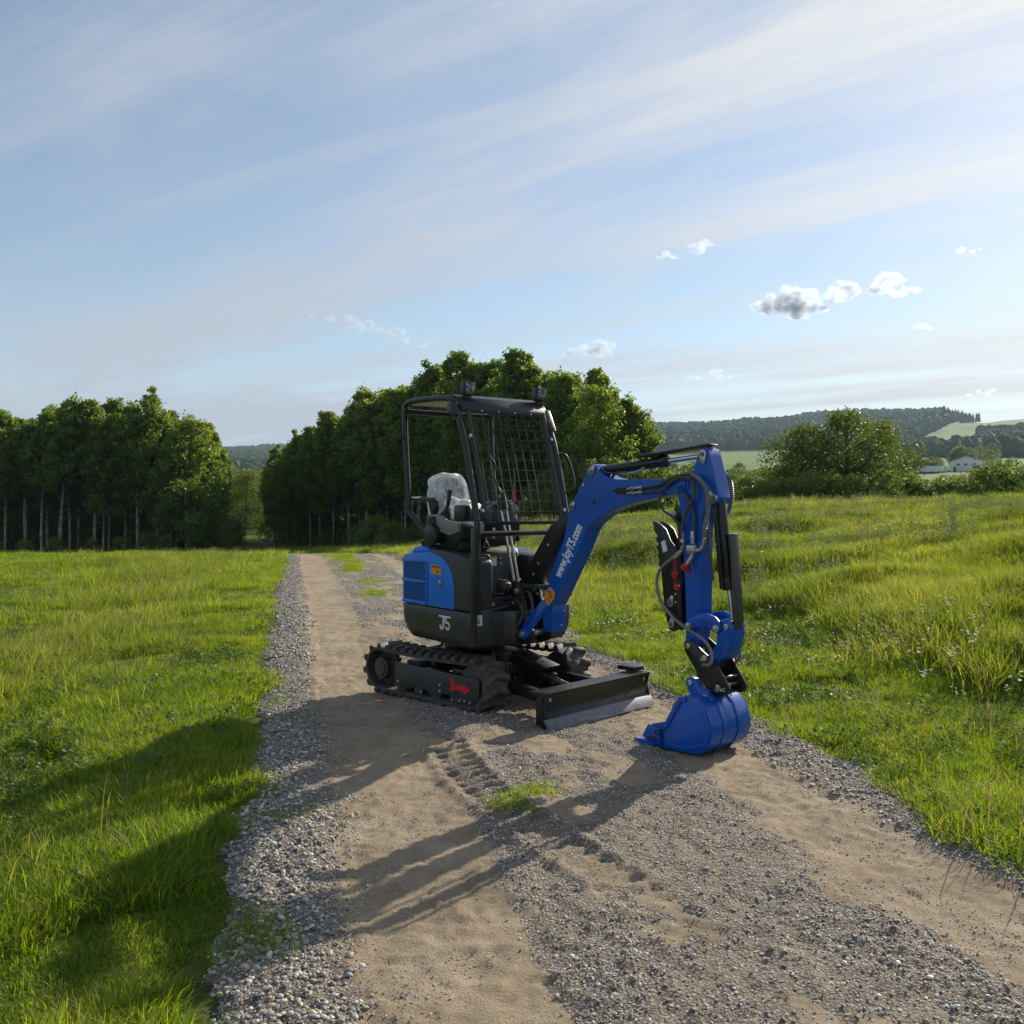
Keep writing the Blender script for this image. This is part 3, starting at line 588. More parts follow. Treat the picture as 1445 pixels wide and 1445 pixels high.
    scatter('grass', S, P, np.stack([s, s, s * rng.uniform(.85, 1.15, n)], -1), np.stack([rng.normal(0, .08, n), rng.normal(0, .08, n), rng.uniform(0, 6.28, n)], -1), I, 'sunlit green grass growing on both sides of the gravel road')
    # weeds and wild flowers
    W = [weed(40, .08, .07, .022, [G_weed, M_petal], 70 + i) for i in range(3)] + [weed(110, .42, .16, .032, [G_sage, M_petal], 80 + i) for i in range(3)] + [weed(22, .28, .12, .05, [G_weed, M_petal], 90 + i, flowers=7) for i in range(2)] + [weed(60, .75, .34, .09, [G_weed, M_petal], 95 + i) for i in range(2)]
    PT, SC, ID = [], [], []
    def putw(n, r0, r1, lo, hi, cond, sc, a0=-33, a1=33):
        x, y = rnd_in_view(n, r0, r1, a0, a1); p, q = pq(x, y); k = outside_road(p, q) & cond(x, y, p, q); x, y = x[k], y[k]
        PT.append(np.stack([x, y, ground_z(x, y)], -1)); SC.append(rng.uniform(*sc, len(x))); ID.append(rng.integers(lo, hi, len(x)))
    putw(350, 1.5, 5, 0, 3, lambda x, y, p, q: fbm(x / .6, y / .6, 2, 121) > .52, (.6, 1.2)); putw(5000, 4, 12, 0, 3, lambda x, y, p, q: fbm(x / .7, y / .7, 2, 121) > .55, (.7, 1.4))
    putw(5200, 8, 30, 3, 6, lambda x, y, p, q: (p > 5.5) & (fbm(x / 1.8, y / 1.4, 3, 123) > .53), (.6, 1.2)); putw(4200, 20, 36, 3, 6, lambda x, y, p, q: (p > 6) & (fbm(x / 2.5, y / 2, 2, 125) > .47), (.6, 1.05))
    putw(260, 6, 9.5, 6, 8, lambda x, y, p, q: (p > 4.3) & (p < 6.0), (.6, 1.1)); putw(220, 9, 22, 6, 8, lambda x, y, p, q: (p > 4) & (fbm(x / 2, y / 2, 2, 127) > .58), (.7, 1.2))
    putw(900, 14, 36, 3, 6, lambda x, y, p, q: (p < -1.5) & (p > -5) & (fbm(x, y, 2, 3) > .5), (.5, .9))
    P = np.vstack(PT); s = np.concatenate(SC); I = np.concatenate(ID); n = len(P)
    scatter('meadow_weeds', W, P, np.stack([s, s, s], -1), np.stack([rng.normal(0, .08, n), rng.normal(0, .08, n), rng.uniform(0, 6.28, n)], -1), I, 'low leafy weeds and small white wild flowers among the grass')
build_grass()
#TREES
#<<
# ------------------------------------------------------------------ trees
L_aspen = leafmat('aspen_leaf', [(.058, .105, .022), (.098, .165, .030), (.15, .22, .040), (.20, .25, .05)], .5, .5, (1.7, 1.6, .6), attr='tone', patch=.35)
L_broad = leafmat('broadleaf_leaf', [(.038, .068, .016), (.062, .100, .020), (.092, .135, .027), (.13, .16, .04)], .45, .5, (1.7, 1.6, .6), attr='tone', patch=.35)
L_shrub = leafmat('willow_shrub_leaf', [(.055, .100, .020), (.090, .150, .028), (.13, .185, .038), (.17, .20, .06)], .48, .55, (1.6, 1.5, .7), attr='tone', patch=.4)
def barkmat(name, a, b_, sc=1.):
    m, nt, N, L, out = newmat(name); tc = N('ShaderNodeTexCoord'); mp = N('ShaderNodeMapping'); mp.inputs['Scale'].default_value = (3, 3, .9 * sc); L(tc.outputs['Object'], mp.inputs[0])
    no = N('ShaderNodeTexNoise'); no.inputs['Scale'].default_value = 3; no.inputs['Detail'].default_value = 7; no.inputs['Roughness'].default_value = .7; L(mp.outputs[0], no.inputs[0])
    r = N('ShaderNodeValToRGB'); r.color_ramp.elements[0].position = .42; r.color_ramp.elements[0].color = (*a, 1); r.color_ramp.elements[1].position = .6; r.color_ramp.elements[1].color = (*b_, 1); L(no.outputs[0], r.inputs[0])
    b = N('ShaderNodeBsdfPrincipled'); b.inputs['Roughness'].default_value = .9; L(r.outputs[0], b.inputs['Base Color'])
    bp = N('ShaderNodeBump'); bp.inputs['Strength'].default_value = .5; L(no.outputs[0], bp.inputs['Height']); L(bp.outputs[0], b.inputs['Normal']); L(b.outputs[0], out.inputs[0]); return m
B_aspen = barkmat('aspen_bark', (.09, .08, .065), (.36, .34, .29)); B_dark = barkmat('dark_bark', (.035, .03, .024), (.10, .085, .065))
def leaf_cloud(cen, rad, cnt, size, tone, r, outward=.5):
    """numpy leaf quads in ellipsoidal clumps: cen (n,3), rad (n,3), cnt per clump"""
    n = len(cen); k = np.repeat(np.arange(n), cnt); m = len(k)
    d = r.normal(size=(m, 3)); d /= np.linalg.norm(d, axis=1)[:, None]; u = r.random(m) ** .42 * np.where(r.random(m) < .13, r.uniform(1.1, 1.5, m), 1.)
    pos = cen[k] + d * rad[k] * u[:, None]
    nrm = d * outward + r.normal(size=(m, 3)) * .7 + [0, 0, .25]; nrm /= np.linalg.norm(nrm, axis=1)[:, None]
    t = np.cross(nrm, r.normal(size=(m, 3))); t /= np.linalg.norm(t, axis=1)[:, None]; b = np.cross(nrm, t)
    s = size * r.uniform(.6, 1.35, m)[:, None]
    V = np.stack([pos - t * s * .5, pos + b * s * .36 + nrm * s * .08, pos + t * s * .55, pos - b * s * .36 + nrm * s * .08], 1).reshape(-1, 3)
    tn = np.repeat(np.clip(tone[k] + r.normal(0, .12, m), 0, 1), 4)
    return V, tn
def cloud_mesh(name, V, tn, mt):
    n = len(V) // 4; me = bpy.data.meshes.new(name); me.vertices.add(len(V)); me.vertices.foreach_set('co', V.astype(np.float32).ravel())
    me.loops.add(len(V)); me.loops.foreach_set('vertex_index', np.arange(len(V), dtype=np.int32)); me.polygons.add(n)
    me.polygons.foreach_set('loop_start', np.arange(n, dtype=np.int32) * 4); me.materials.append(mt)
    a = me.attributes.new('tone', 'FLOAT', 'POINT'); a.data.foreach_set('value', tn.astype(np.float32)); me.update(calc_edges=True); me.validate(); return me
def make_tree(h, cr, c0, seed, kind='aspen', nclump=46, per=150, size=.17, lean=.03, trunkr=.085):
    """returns (trunk mesh, crown mesh); base at the origin"""
    r = np.random.default_rng(seed); mb = MB(); bx, by = r.normal(0, lean * h, 2)
    def tp(t): return Vector((bx * t * t + .06 * math.sin(5 * t + seed), by * t * t + .06 * math.cos(4 * t + seed), h * .93 * t))
    path = [tp(i / 12) for i in range(13)]; mb.tube([Vector((0, 0, -.3))] + path[0:], [trunkr * 1.5] + [trunkr * (1.15 - 1.0 * i / 12.5) for i in range(13)], 7)
    cen, rad, tone = [], [], []
    for i in range(nclump):
        t = c0 + (1 - c0) * (i + r.random()) / nclump; u = (t - c0) / (1 - c0)
        prof = math.sin(math.pi * min(1, (u * .78 + .20))) ** .65 if kind != 'shrub' else (1 - u * u) ** .5 + .15
        a = i * 2.4 + r.uniform(-.5, .5); rr = cr * prof * (r.random() ** .45); c = tp(t) + Vector((rr * math.cos(a), rr * math.sin(a), r.normal(0, .012 * h)))
        cen.append(c); s = cr * r.uniform(.20, .40) * (1.15 - .35 * u); rad.append((s, s, s * .85)); tone.append(np.clip(.18 + .6 * u + r.normal(0, .16), 0, 1))  # tone rises up the crown: highlight on the tops painted into leaf colour
        if i % 2 == 0 or kind == 'broad':
            b0 = tp(max(t - .12 - .1 * rr / cr, .12)); mid = b0.lerp(c, .55) + Vector((0, 0, -.05 * h * .3)); mb.tube([b0, mid, c], [trunkr * .30, trunkr * .18, trunkr * .07], 5, mi=1)
    if kind == 'aspen':                      # dead twigs below the crown
        for i in range(7):
            t = r.uniform(.2, c0 + .1); a = r.uniform(0, 6.28); b0 = tp(t); mb.tube([b0, b0 + Vector((math.cos(a), math.sin(a), .35)) * cr * r.uniform(.25, .6)], [trunkr * .2, trunkr * .06], 4)
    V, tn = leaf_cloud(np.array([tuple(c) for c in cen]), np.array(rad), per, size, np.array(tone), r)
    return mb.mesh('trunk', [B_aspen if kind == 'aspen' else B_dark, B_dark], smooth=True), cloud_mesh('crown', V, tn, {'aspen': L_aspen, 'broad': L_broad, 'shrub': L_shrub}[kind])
def put_tree(name, label, cat, var, x, y, s=1., rz=None, group=None, sz=None, z=None):
    o = empty(name, (x, y, float(ground_z(x, y)) if z is None else z), random.uniform(0, 6.28) if rz is None else rz); o.scale = (s, s, sz or s)
    tag(o, label, cat, group)
    for nm, me in zip(('trunk', 'crown'), var):
        c = bpy.data.objects.new(nm, me); COL.objects.link(c); c.parent = o
    return o
ASP = [make_tree(9.8, 1.35, (.30, .45, .37, .50, .41)[i], 100 + i, size=.17, nclump=92 + 5 * i, per=88, trunkr=(.07, .085, .06, .09, .075)[i]) for i in range(5)]
EDGE = [make_tree(9.0, 2.2, .14, 120 + i, size=.20, nclump=60, per=150, kind='aspen') for i in range(2)]
BROAD = [make_tree(7.2, 3.2, .20, 130 + i, kind='broad', nclump=66, per=150, size=.15, trunkr=.16, lean=.05) for i in range(3)]
SHR = [make_tree(3.4, 1.9, .03, 140 + i, kind='shrub', nclump=30, per=150, size=.15, trunkr=.05) for i in range(3)]
def bearing(px, d): return (px - 722.5) / 1334 * d, d
def groves():
    GL, GC = 'aspens of the grove left of the road', 'aspens of the grove behind the excavator'
    rr = random.Random(5)
    for row in range(5):                                     # left grove
        for k in range(15):
            px = -40 + k * 23.5 + rr.uniform(-9, 9) + (row % 2) * 10; d = 61 + row * 3.6 + rr.uniform(-1.3, 1.3)
            if row == 0 and k == 14: continue
            x, y = bearing(px, d); s = rr.uniform(.88, 1.06) * (1 + .008 * row)
            if k > 12: s *= .9
            put_tree('aspen_tree', 'slender aspen %s %s of the left grove' % ('fronting the' if row == 0 else 'deeper inside the', ('left part', 'middle', 'right part')[min(k // 5, 2)]), 'tree', ASP[rr.randrange(5)], x, y, s, group=GL, sz=s * rr.uniform(.96, 1.03))
    put_tree('aspen_tree', 'bushy aspen leafy almost to the ground at the right end of the left grove', 'tree', EDGE[0], *bearing(262, 59), .98)
    put_tree('aspen_tree', 'low leafy aspen leaning out toward the road from the left grove', 'tree', EDGE[1], *bearing(292, 63), .72)
    for row in range(5):                                     # centre grove
        n = 26
        for k in range(n):
            u = (k + rr.uniform(-.3, .3)) / (n - 1); px = 392 + 500 * u; d = 74 - 27 * u + row * 3.4 + rr.uniform(-1.2, 1.2)
            x, y = bearing(px, d); s = float(np.interp(u, [0, .1, .2, .35, .5, .7, .85, .95, 1], [.84, .97, 1.08, 1.20, 1.25, 1.13, .98, .78, .68])) * rr.uniform(.96, 1.03)
            put_tree('aspen_tree', 'pale stemmed aspen %s %s of the grove behind the excavator' % ('fronting the' if row == 0 else 'deeper inside the', ('left end', 'left half', 'right half', 'right end')[min(k // 6, 3)]), 'tree', ASP[rr.randrange(5)], x, y, s, group=GC, sz=s * rr.uniform(.96, 1.04))
    put_tree('aspen_tree', 'leafy aspen at the road end of the grove, left edge of the tall clump', 'tree', EDGE[1], *bearing(404, 73), .80)
    put_tree('aspen_tree', 'loose sunlit aspen at the right end of the grove above the blue boom', 'tree', EDGE[0], *bearing(893, 47), .72)
    put_tree('aspen_tree', 'small bright aspen just right of the canopy, below the taller grove', 'tree', EDGE[1], *bearing(838, 45), .80)
    put_tree('broadleaf_tree', 'pale green tree standing in the gap between the two groves', 'tree', BROAD[1], *bearing(345, 96), .95)
    put_tree('broadleaf_tree', 'darker tree behind the pale one in the gap between the groves', 'tree', BROAD[2], *bearing(318, 108), 1.05)
    put_tree('broadleaf_tree', 'rounded tree at the far right of the gap, touching the tall grove', 'tree', BROAD[0], *bearing(382, 104), .98)
    # the free standing trees on the right
    put_tree('broadleaf_tree', 'low tree filling the foot of the big clump on its left side', 'tree', BROAD[2], *bearing(1112, 51), .50, rz=4.4)
    put_tree('broadleaf_tree', 'dense low tree in the middle foot of the big clump', 'tree', BROAD[1], *bearing(1150, 48), .55, rz=5.5, sz=.42)
    put_tree('broadleaf_tree', 'dense low tree in the right foot of the big clump', 'tree', BROAD[0], *bearing(1222, 49), .5, rz=2.5, sz=.45)
    put_tree('broadleaf_tree', 'tallest spreading tree right of the excavator arm, against the far hill', 'tree', BROAD[0], *bearing(1198, 49), .88, rz=.6, sz=.86)
    put_tree('broadleaf_tree', 'tree forming the left shoulder of the big clump right of the arm', 'tree', BROAD[1], *bearing(1136, 50), .82, rz=2., sz=.78)
    put_tree('broadleaf_tree', 'tree forming the right shoulder of the big clump, twiggy top', 'tree', BROAD[2], *bearing(1240, 52), .74, rz=1., sz=.86)
    put_tree('broadleaf_tree', 'low dark tree right of the big clump, before the white shed', 'tree', BROAD[1], *bearing(1283, 60), .50, rz=4.)
    put_tree('broadleaf_tree', 'rounded mid green tree between the arm and the big clump', 'tree', BROAD[2], *bearing(1058, 60), .62, rz=3.)
    put_tree('broadleaf_tree', 'dark bushy tree tucked behind the top of the digger arm', 'tree', BROAD[0], *bearing(1026, 68), .66, rz=5.)
    SG = 'willow shrubs along the far edge of the right field'
    for i, (px, d, s) in enumerate([(1050, 47, .62), (1085, 46, .7), (1120, 45, .68), (1160, 44.5, .72), (1205, 44, .66), (1240, 45, .75), (1272, 47, .78), (1296, 47, .60), (1318, 48, .62), (1340, 47, .66), (1366, 50, .68), (1392, 48, .84), (1418, 47, .92), (1446, 49, .85), (1475, 48, .7), (1010, 50, .72), (975, 48, .7), (948, 46, .8)]):
        put_tree('willow_shrub', 'leafy green shrub in the hedge along the far edge of the right hand field', 'shrub', SHR[i % 3], *bearing(px, d), s, group=SG, sz=s * .95)
    UG = 'undergrowth shrubs at the foot of the groves'
    for i, (px, d, s) in enumerate([(-10, 57, .5), (35, 58, .45), (80, 57, .5), (128, 58, .45), (170, 57, .5), (212, 58, .6), (236, 57, .55), (300, 60, .6), (330, 70, .6), (455, 68, .35), (505, 63, .5), (532, 58, .62), (556, 56, .5), (590, 58, .45), (620, 55, .5), (742, 50, .6), (768, 46, .8), (795, 45, .95), (822, 44, 1.), (850, 43, .95), (880, 43, .9), (905, 44, .95), (928, 45, .8), (660, 52, .6), (700, 50, .6), (415, 72, .3)]):
        if px < 290: s *= .62
        lab = 'young shrub under the trunks along the front of the left grove' if px < 290 else 'leafy shrub beside the road bend between the two groves' if px < 440 else 'young shrub at the foot of the grove, seen left of the canopy' if px < 640 else 'shrub at the foot of the grove seen through the front guard' if px < 770 else 'sunlit leafy shrub below the grove between the canopy and the blue boom'
        put_tree('young_shrub', lab, 'shrub', SHR[(i + 1) % 3], *bearing(px, d), s, group=UG)
    for gx0, gx1, d0, d1, lab, rows in ((-40, 300, 66, 66, 'dark young shrub between the trunks inside the left grove', 3), (400, 900, 78, 52, 'dark young shrub between the trunks inside the grove behind the excavator', 3)):
        for row in range(rows):
            nn = 15 if rows == 3 and gx1 == 300 else 20
            for k in range(nn):
                u = (k + rr.uniform(-.4, .4)) / (nn - 1); px = gx0 + (gx1 - gx0) * u; d = d0 + (d1 - d0) * u + row * 5.5 + rr.uniform(-1, 1)
                put_tree('understorey_shrub', lab, 'shrub', SHR[rr.randrange(3)], *bearing(px, d), rr.uniform(.55, .95) + .12 * row, group='understorey shrubs inside the groves')
groves()
def far_land():
    m, nt, N, L, out = newmat('far_tree_foliage'); oi = N('ShaderNodeObjectInfo'); r = N('ShaderNodeValToRGB'); L(oi.outputs['Random'], r.inputs[0])
    r.color_ramp.elements[0].color = (.040, .072, .024, 1); r.color_ramp.elements[1].color = (.062, .10, .030, 1)
    b = N('ShaderNodeBsdfPrincipled'); b.inputs['Roughness'].default_value = .9; b.inputs['Specular IOR Level'].default_value = .1; L(r.outputs[0], b.inputs['Base Color']); L(b.outputs[0], out.inputs[0])
    m2 = mat('far_spruce_foliage', (.014, .030, .016), .9, 0, .3, .2)
    src = []
    for k in range(4):
        bm = bmesh.new(); bmesh.ops.create_icosphere(bm, subdivisions=2, radius=.5)
        for v in bm.verts: v.co *= 1 + .45 * (float(vnoise(v.co.x * 5 + k * 7, v.co.y * 5 + v.co.z * 4, k)) - .5); v.co.z = v.co.z * 1.25 + .5
        me = bpy.data.meshes.new('far_tree_shape'); bm.to_mesh(me); bm.free(); me.materials.append(m); src.append(me)
    for k in range(2):
        mb = MB(); n = 9
        rg = [[(rr * math.cos(6.28 * i / n) * (1 + .2 * math.sin(i * 2.3 + k)), rr * math.sin(6.28 * i / n), z) for i in range(n)] for rr, z in ((.22, .05), (.10, .35), (.17, .36), (.07, .65), (.11, .66), (.005, 1.1))]
        mb.loft(rg); src.append(mb.mesh('far_spruce_shape', m2, smooth=False))
    src += [BROAD[0][1], BROAD[1][1], BROAD[2][1], SHR[0][1]]
    P, S, I = [], [], []
    def add(n, t0, t1, r0, r1, cond, size, lo=0, hi=4, squash=(.8, 1.1)):
        t = rng.uniform(t0, t1, n); r = np.sqrt(rng.uniform(r0 ** 2, r1 ** 2, n)); y = r / np.sqrt(1 + t * t); x = t * y; z = ground_z(x, y); e = (z - 1.5) / r; k = cond(t, e, r, x, y)
        x, y, z = x[k], y[k], z[k]; s = rng.uniform(*size, len(x)); P.append(np.stack([x, y, z - .3], -1)); S.append(np.stack([s, s, s * rng.uniform(*squash, len(x))], -1)); I.append(rng.integers(lo, hi, len(x)))
    add(52000, .10, .66, 800, 2900, lambda t, e, r, x, y: ~in_field(t, e) & (e > .030), (9, 15))
    add(16000, -.36, -.18, 800, 2900, lambda t, e, r, x, y: r > 300, (9, 14))
    add(5200, .50, .66, 900, 2300, lambda t, e, r, x, y: ~in_field(t, e) & (e > .046) & (e < .060), (9, 13), 4, 6)                     # the spruce belt
    add(500, .455, .50, 1700, 2600, lambda t, e, r, x, y: (e > .074), (14, 24), 4, 6)
    near = lambda *a, **k: add(*a, lo=6, hi=10, **k)
    near(500, .13, .40, 72, 130, lambda t, e, r, x, y: (fbm(x / 22, y / 14, 3, 33) > .38), (.55, .95))        # hedges and belts of the valley, real leaf clouds
    near(260, .37, .66, 190, 400, lambda t, e, r, x, y: (fbm(x / 30, y / 22, 3, 44) > .44) & (r < 400), (.34, .56))
    near(90, .35, .452, 458, 520, lambda t, e, r, x, y: r > 0, (.8, 1.15))
    near(120, .38, .66, 80, 150, lambda t, e, r, x, y: r > 0, (.4, .62))
    near(700, .13, .66, 120, 260, lambda t, e, r, x, y: (fbm(x / 40, y / 22, 3, 34) > .40) & (t < .37), (.6, .95))
    near(800, .14, .42, 260, 480, lambda t, e, r, x, y: (fbm(x / 60, y / 30, 3, 36) > .38) & (t < .40) & (r < 370), (.9, 1.3))
    near(700, .30, .66, 500, 800, lambda t, e, r, x, y: (fbm(x / 70, y / 50, 3, 37) > .46) & ~in_field(t, e), (1.1, 1.7))
    near(300, -.34, -.2, 110, 400, lambda t, e, r, x, y: (fbm(x / 30, y / 20, 3, 38) > .42), (.8, 1.2)); near(900, -.34, -.2, 400, 820, lambda t, e, r, x, y: r > 0, (1.1, 1.6))
    add(5000, .30, .66, 800, 1300, lambda t, e, r, x, y: (fbm(x / 90, y / 60, 3, 35) > .52) & (e < .046), (8, 12))
    P = np.vstack(P); S = np.vstack(S); I = np.concatenate(I); n = len(P)
    scatter('hillside_woods', src, P, S, np.stack([np.zeros(n), np.zeros(n), rng.uniform(0, 6.28, n)], -1), I, 'distant woods covering the hills and valley')
    # ---- the white shed and its yard
    W = mat('white_metal_cladding', (.60, .62, .62), .6, 0, .05, .4); RF = mat('grey_metal_roofing', (.42, .44, .46), .5, 0, .08, .3); DK = mat('dark_opening', (.02, .02, .022), .5)
    def at(px, d): x, y = bearing(px, d); return x, y, float(ground_z(x, y))
    x, y, z = at(1362, 440); s = empty('storage_shed', (x, y, z - .3), R(-24)); tag(s, 'long white gable roofed metal shed beyond the trees at the right', 'shed')
    gab = lambda w, h, rz: [(-w / 2, 0), (w / 2, 0), (w / 2, h), (0, rz), (-w / 2, h)]
    mb = MB(); mb.prof(gab(13, 4.6, 6.9), -8, 8); mb.build('wall', W, s, Matrix.Rotation(0, 4, 'Z'), smooth=False)
    mb = MB(); mb.add([(-6.9, -8.3, 4.5), (0, -8.3, 7.1), (6.9, -8.3, 4.5), (-6.9, 8.3, 4.5), (0, 8.3, 7.1), (6.9, 8.3, 4.5), (-6.9, -8.3, 4.65), (0, -8.3, 7.27), (6.9, -8.3, 4.65), (-6.9, 8.3, 4.65), (0, 8.3, 7.27), (6.9, 8.3, 4.65)], [(0, 1, 4, 3), (1, 2, 5, 4), (6, 9, 10, 7), (7, 10, 11, 8), (0, 6, 7, 1), (1, 7, 8, 2), (3, 4, 10, 9), (4, 5, 11, 10), (0, 3, 9, 6), (2, 8, 11, 5)]); mb.build('roof', RF, s, smooth=False)
    for dx in (-3.2, 0., 3.4):
        MB().box((dx, -8.03, 3.2), (1.1, .12, .9)).build('window', DK, s, smooth=False)
    for dx, w in ((-4.6, 1.2), (4.6, 1.2)): MB().box((dx, -8.03, 1.1), (w, .12, 2.2)).build('door', DK, s, smooth=False)
    x, y, z = at(1392, 452); a = empty('storage_shed', (x, y, z - .3), R(-24)); tag(a, 'lower white flat roofed annex at the right end of the long shed', 'shed')
    MB().box((0, 0, 2.3), (11, 9, 4.6)).build('wall', W, a, smooth=False); MB().box((0, 0, 4.7), (11.5, 9.5, .22)).build('roof', RF, a, smooth=False)
    for px, w, lab in ((1383, 7, 'dark fronted open bay left of the two beside the white shed'), (1411, 8, 'dark fronted open bay at the right beside the white shed')):
        x, y, z = at(px, 425); b = empty('open_bay', (x, y, z), R(-20)); tag(b, lab, 'shelter')
        MB().box((0, .6, 1.5), (w, 3, 3.)).build('wall', W, b, smooth=False); MB().box((0, -.95, 1.3), (w - 1, .16, 2.4)).build('opening', DK, b, smooth=False); MB().box((0, .5, 3.08), (w + .5, 3.8, .14)).build('roof', W, b, smooth=False)
    TYRE = mat('tyre_black', (.02, .02, .02), .8)
    tr = None
    for i, px in enumerate((1288, 1296, 1304, 1312, 1320, 1328)):
        x, y, z = at(px, 415 + (i % 3) * 4)
        if tr is None:
            tr = empty('stock_trailer', (x, y, z)); MB().box((0, 0, 1.75), (2.5, 6, 2.3)).build('body', W, tr, smooth=False, bevel=.12)
            for sx in (-1.2, 1.2):
                for sy in (-.6, .6): MB().cyl((sx - .12, sy, .42), (sx + .12, sy, .42), .42, 12).build('wheel', TYRE, tr)
            c = tr
        else:
            c = tr.copy(); COL.objects.link(c)
            for ch in tr.children: k = ch.copy(); COL.objects.link(k); k.parent = c
        c.location = (x, y, z); c.rotation_euler = (0, 0, R(60 + 7 * (i % 4))); tag(c, 'small white trailer in the row parked left of the white shed', 'trailer', 'white trailers parked in a row by the shed')
far_land()
#>>#TREES
#MACHINE
#<<
# ------------------------------------------------------------------ the mini excavator
# root: undercarriage centre on the ground, +x the way it drives, +y its left side
ROOT = empty('mini_excavator', (-.287, 7.386, .004), R(-44.3))
tag(ROOT, 'blue and black mini excavator on rubber tracks with open canopy parked on the gravel road', 'excavator')
def fr_mat(ox, oy, deg): return Matrix.Translation((ox, oy, 0)) @ Matrix.Rotation(R(deg), 4, 'Z')
RI = fr_mat(-.287, 7.386, -44.3).inverted()
FT = Matrix.Identity(4)                                  # track frame
FU = RI @ fr_mat(-.287, 7.386, -53)                      # slewing house, swung 9 degrees
FB = RI @ fr_mat(.195, 6.75, -46.9)                      # boom plane
def part(mb, name, m, M, parent=None, label=None, **k):
    o = mb.build(name, m, parent or ROOT, M, **k)
    if label: o['label'] = label
    return o
def bolt_set(pts, M, parent, axis=(0, -1, 0), r=.012, h=.012, m=None, name='bolt'):
    ax = Vector(axis).normalized()
    for p in pts: part(MB().cyl(Vector(p), Vector(p) + ax * h, r, 6), name, m or M_bolt, M, parent)
def text_obj(body, name, m, M, size, parent, sx=.62, shear=0, bold=0.0, extrude=.0012):
    cu = bpy.data.curves.new(name, 'FONT'); cu.body = body; cu.size = size; cu.extrude = extrude; cu.offset = bold; cu.shear = shear; cu.align_x = 'LEFT'; cu.resolution_u = 3
    t = bpy.data.objects.new(name, cu); COL.objects.link(t); bpy.context.view_layer.update()
    me = bpy.data.meshes.new_from_object(t.evaluated_get(bpy.context.evaluated_depsgraph_get())); bpy.data.objects.remove(t); bpy.data.curves.remove(cu)
    me.transform(M @ Matrix.Diagonal((sx, 1, 1, 1))); me.materials.clear(); me.materials.append(m)
    o = bpy.data.objects.new(name, me); COL.objects.link(o); o.parent = parent; return o
def plane_m(F, s, l, z, ang):
    """text plane on a right hand side plate: x runs along (s, z) turned by ang, normal to -l"""
    return F @ Matrix.Translation((s, l, z)) @ Matrix.Rotation(R(90), 4, 'X') @ Matrix.Rotation(ang, 4, 'Z')

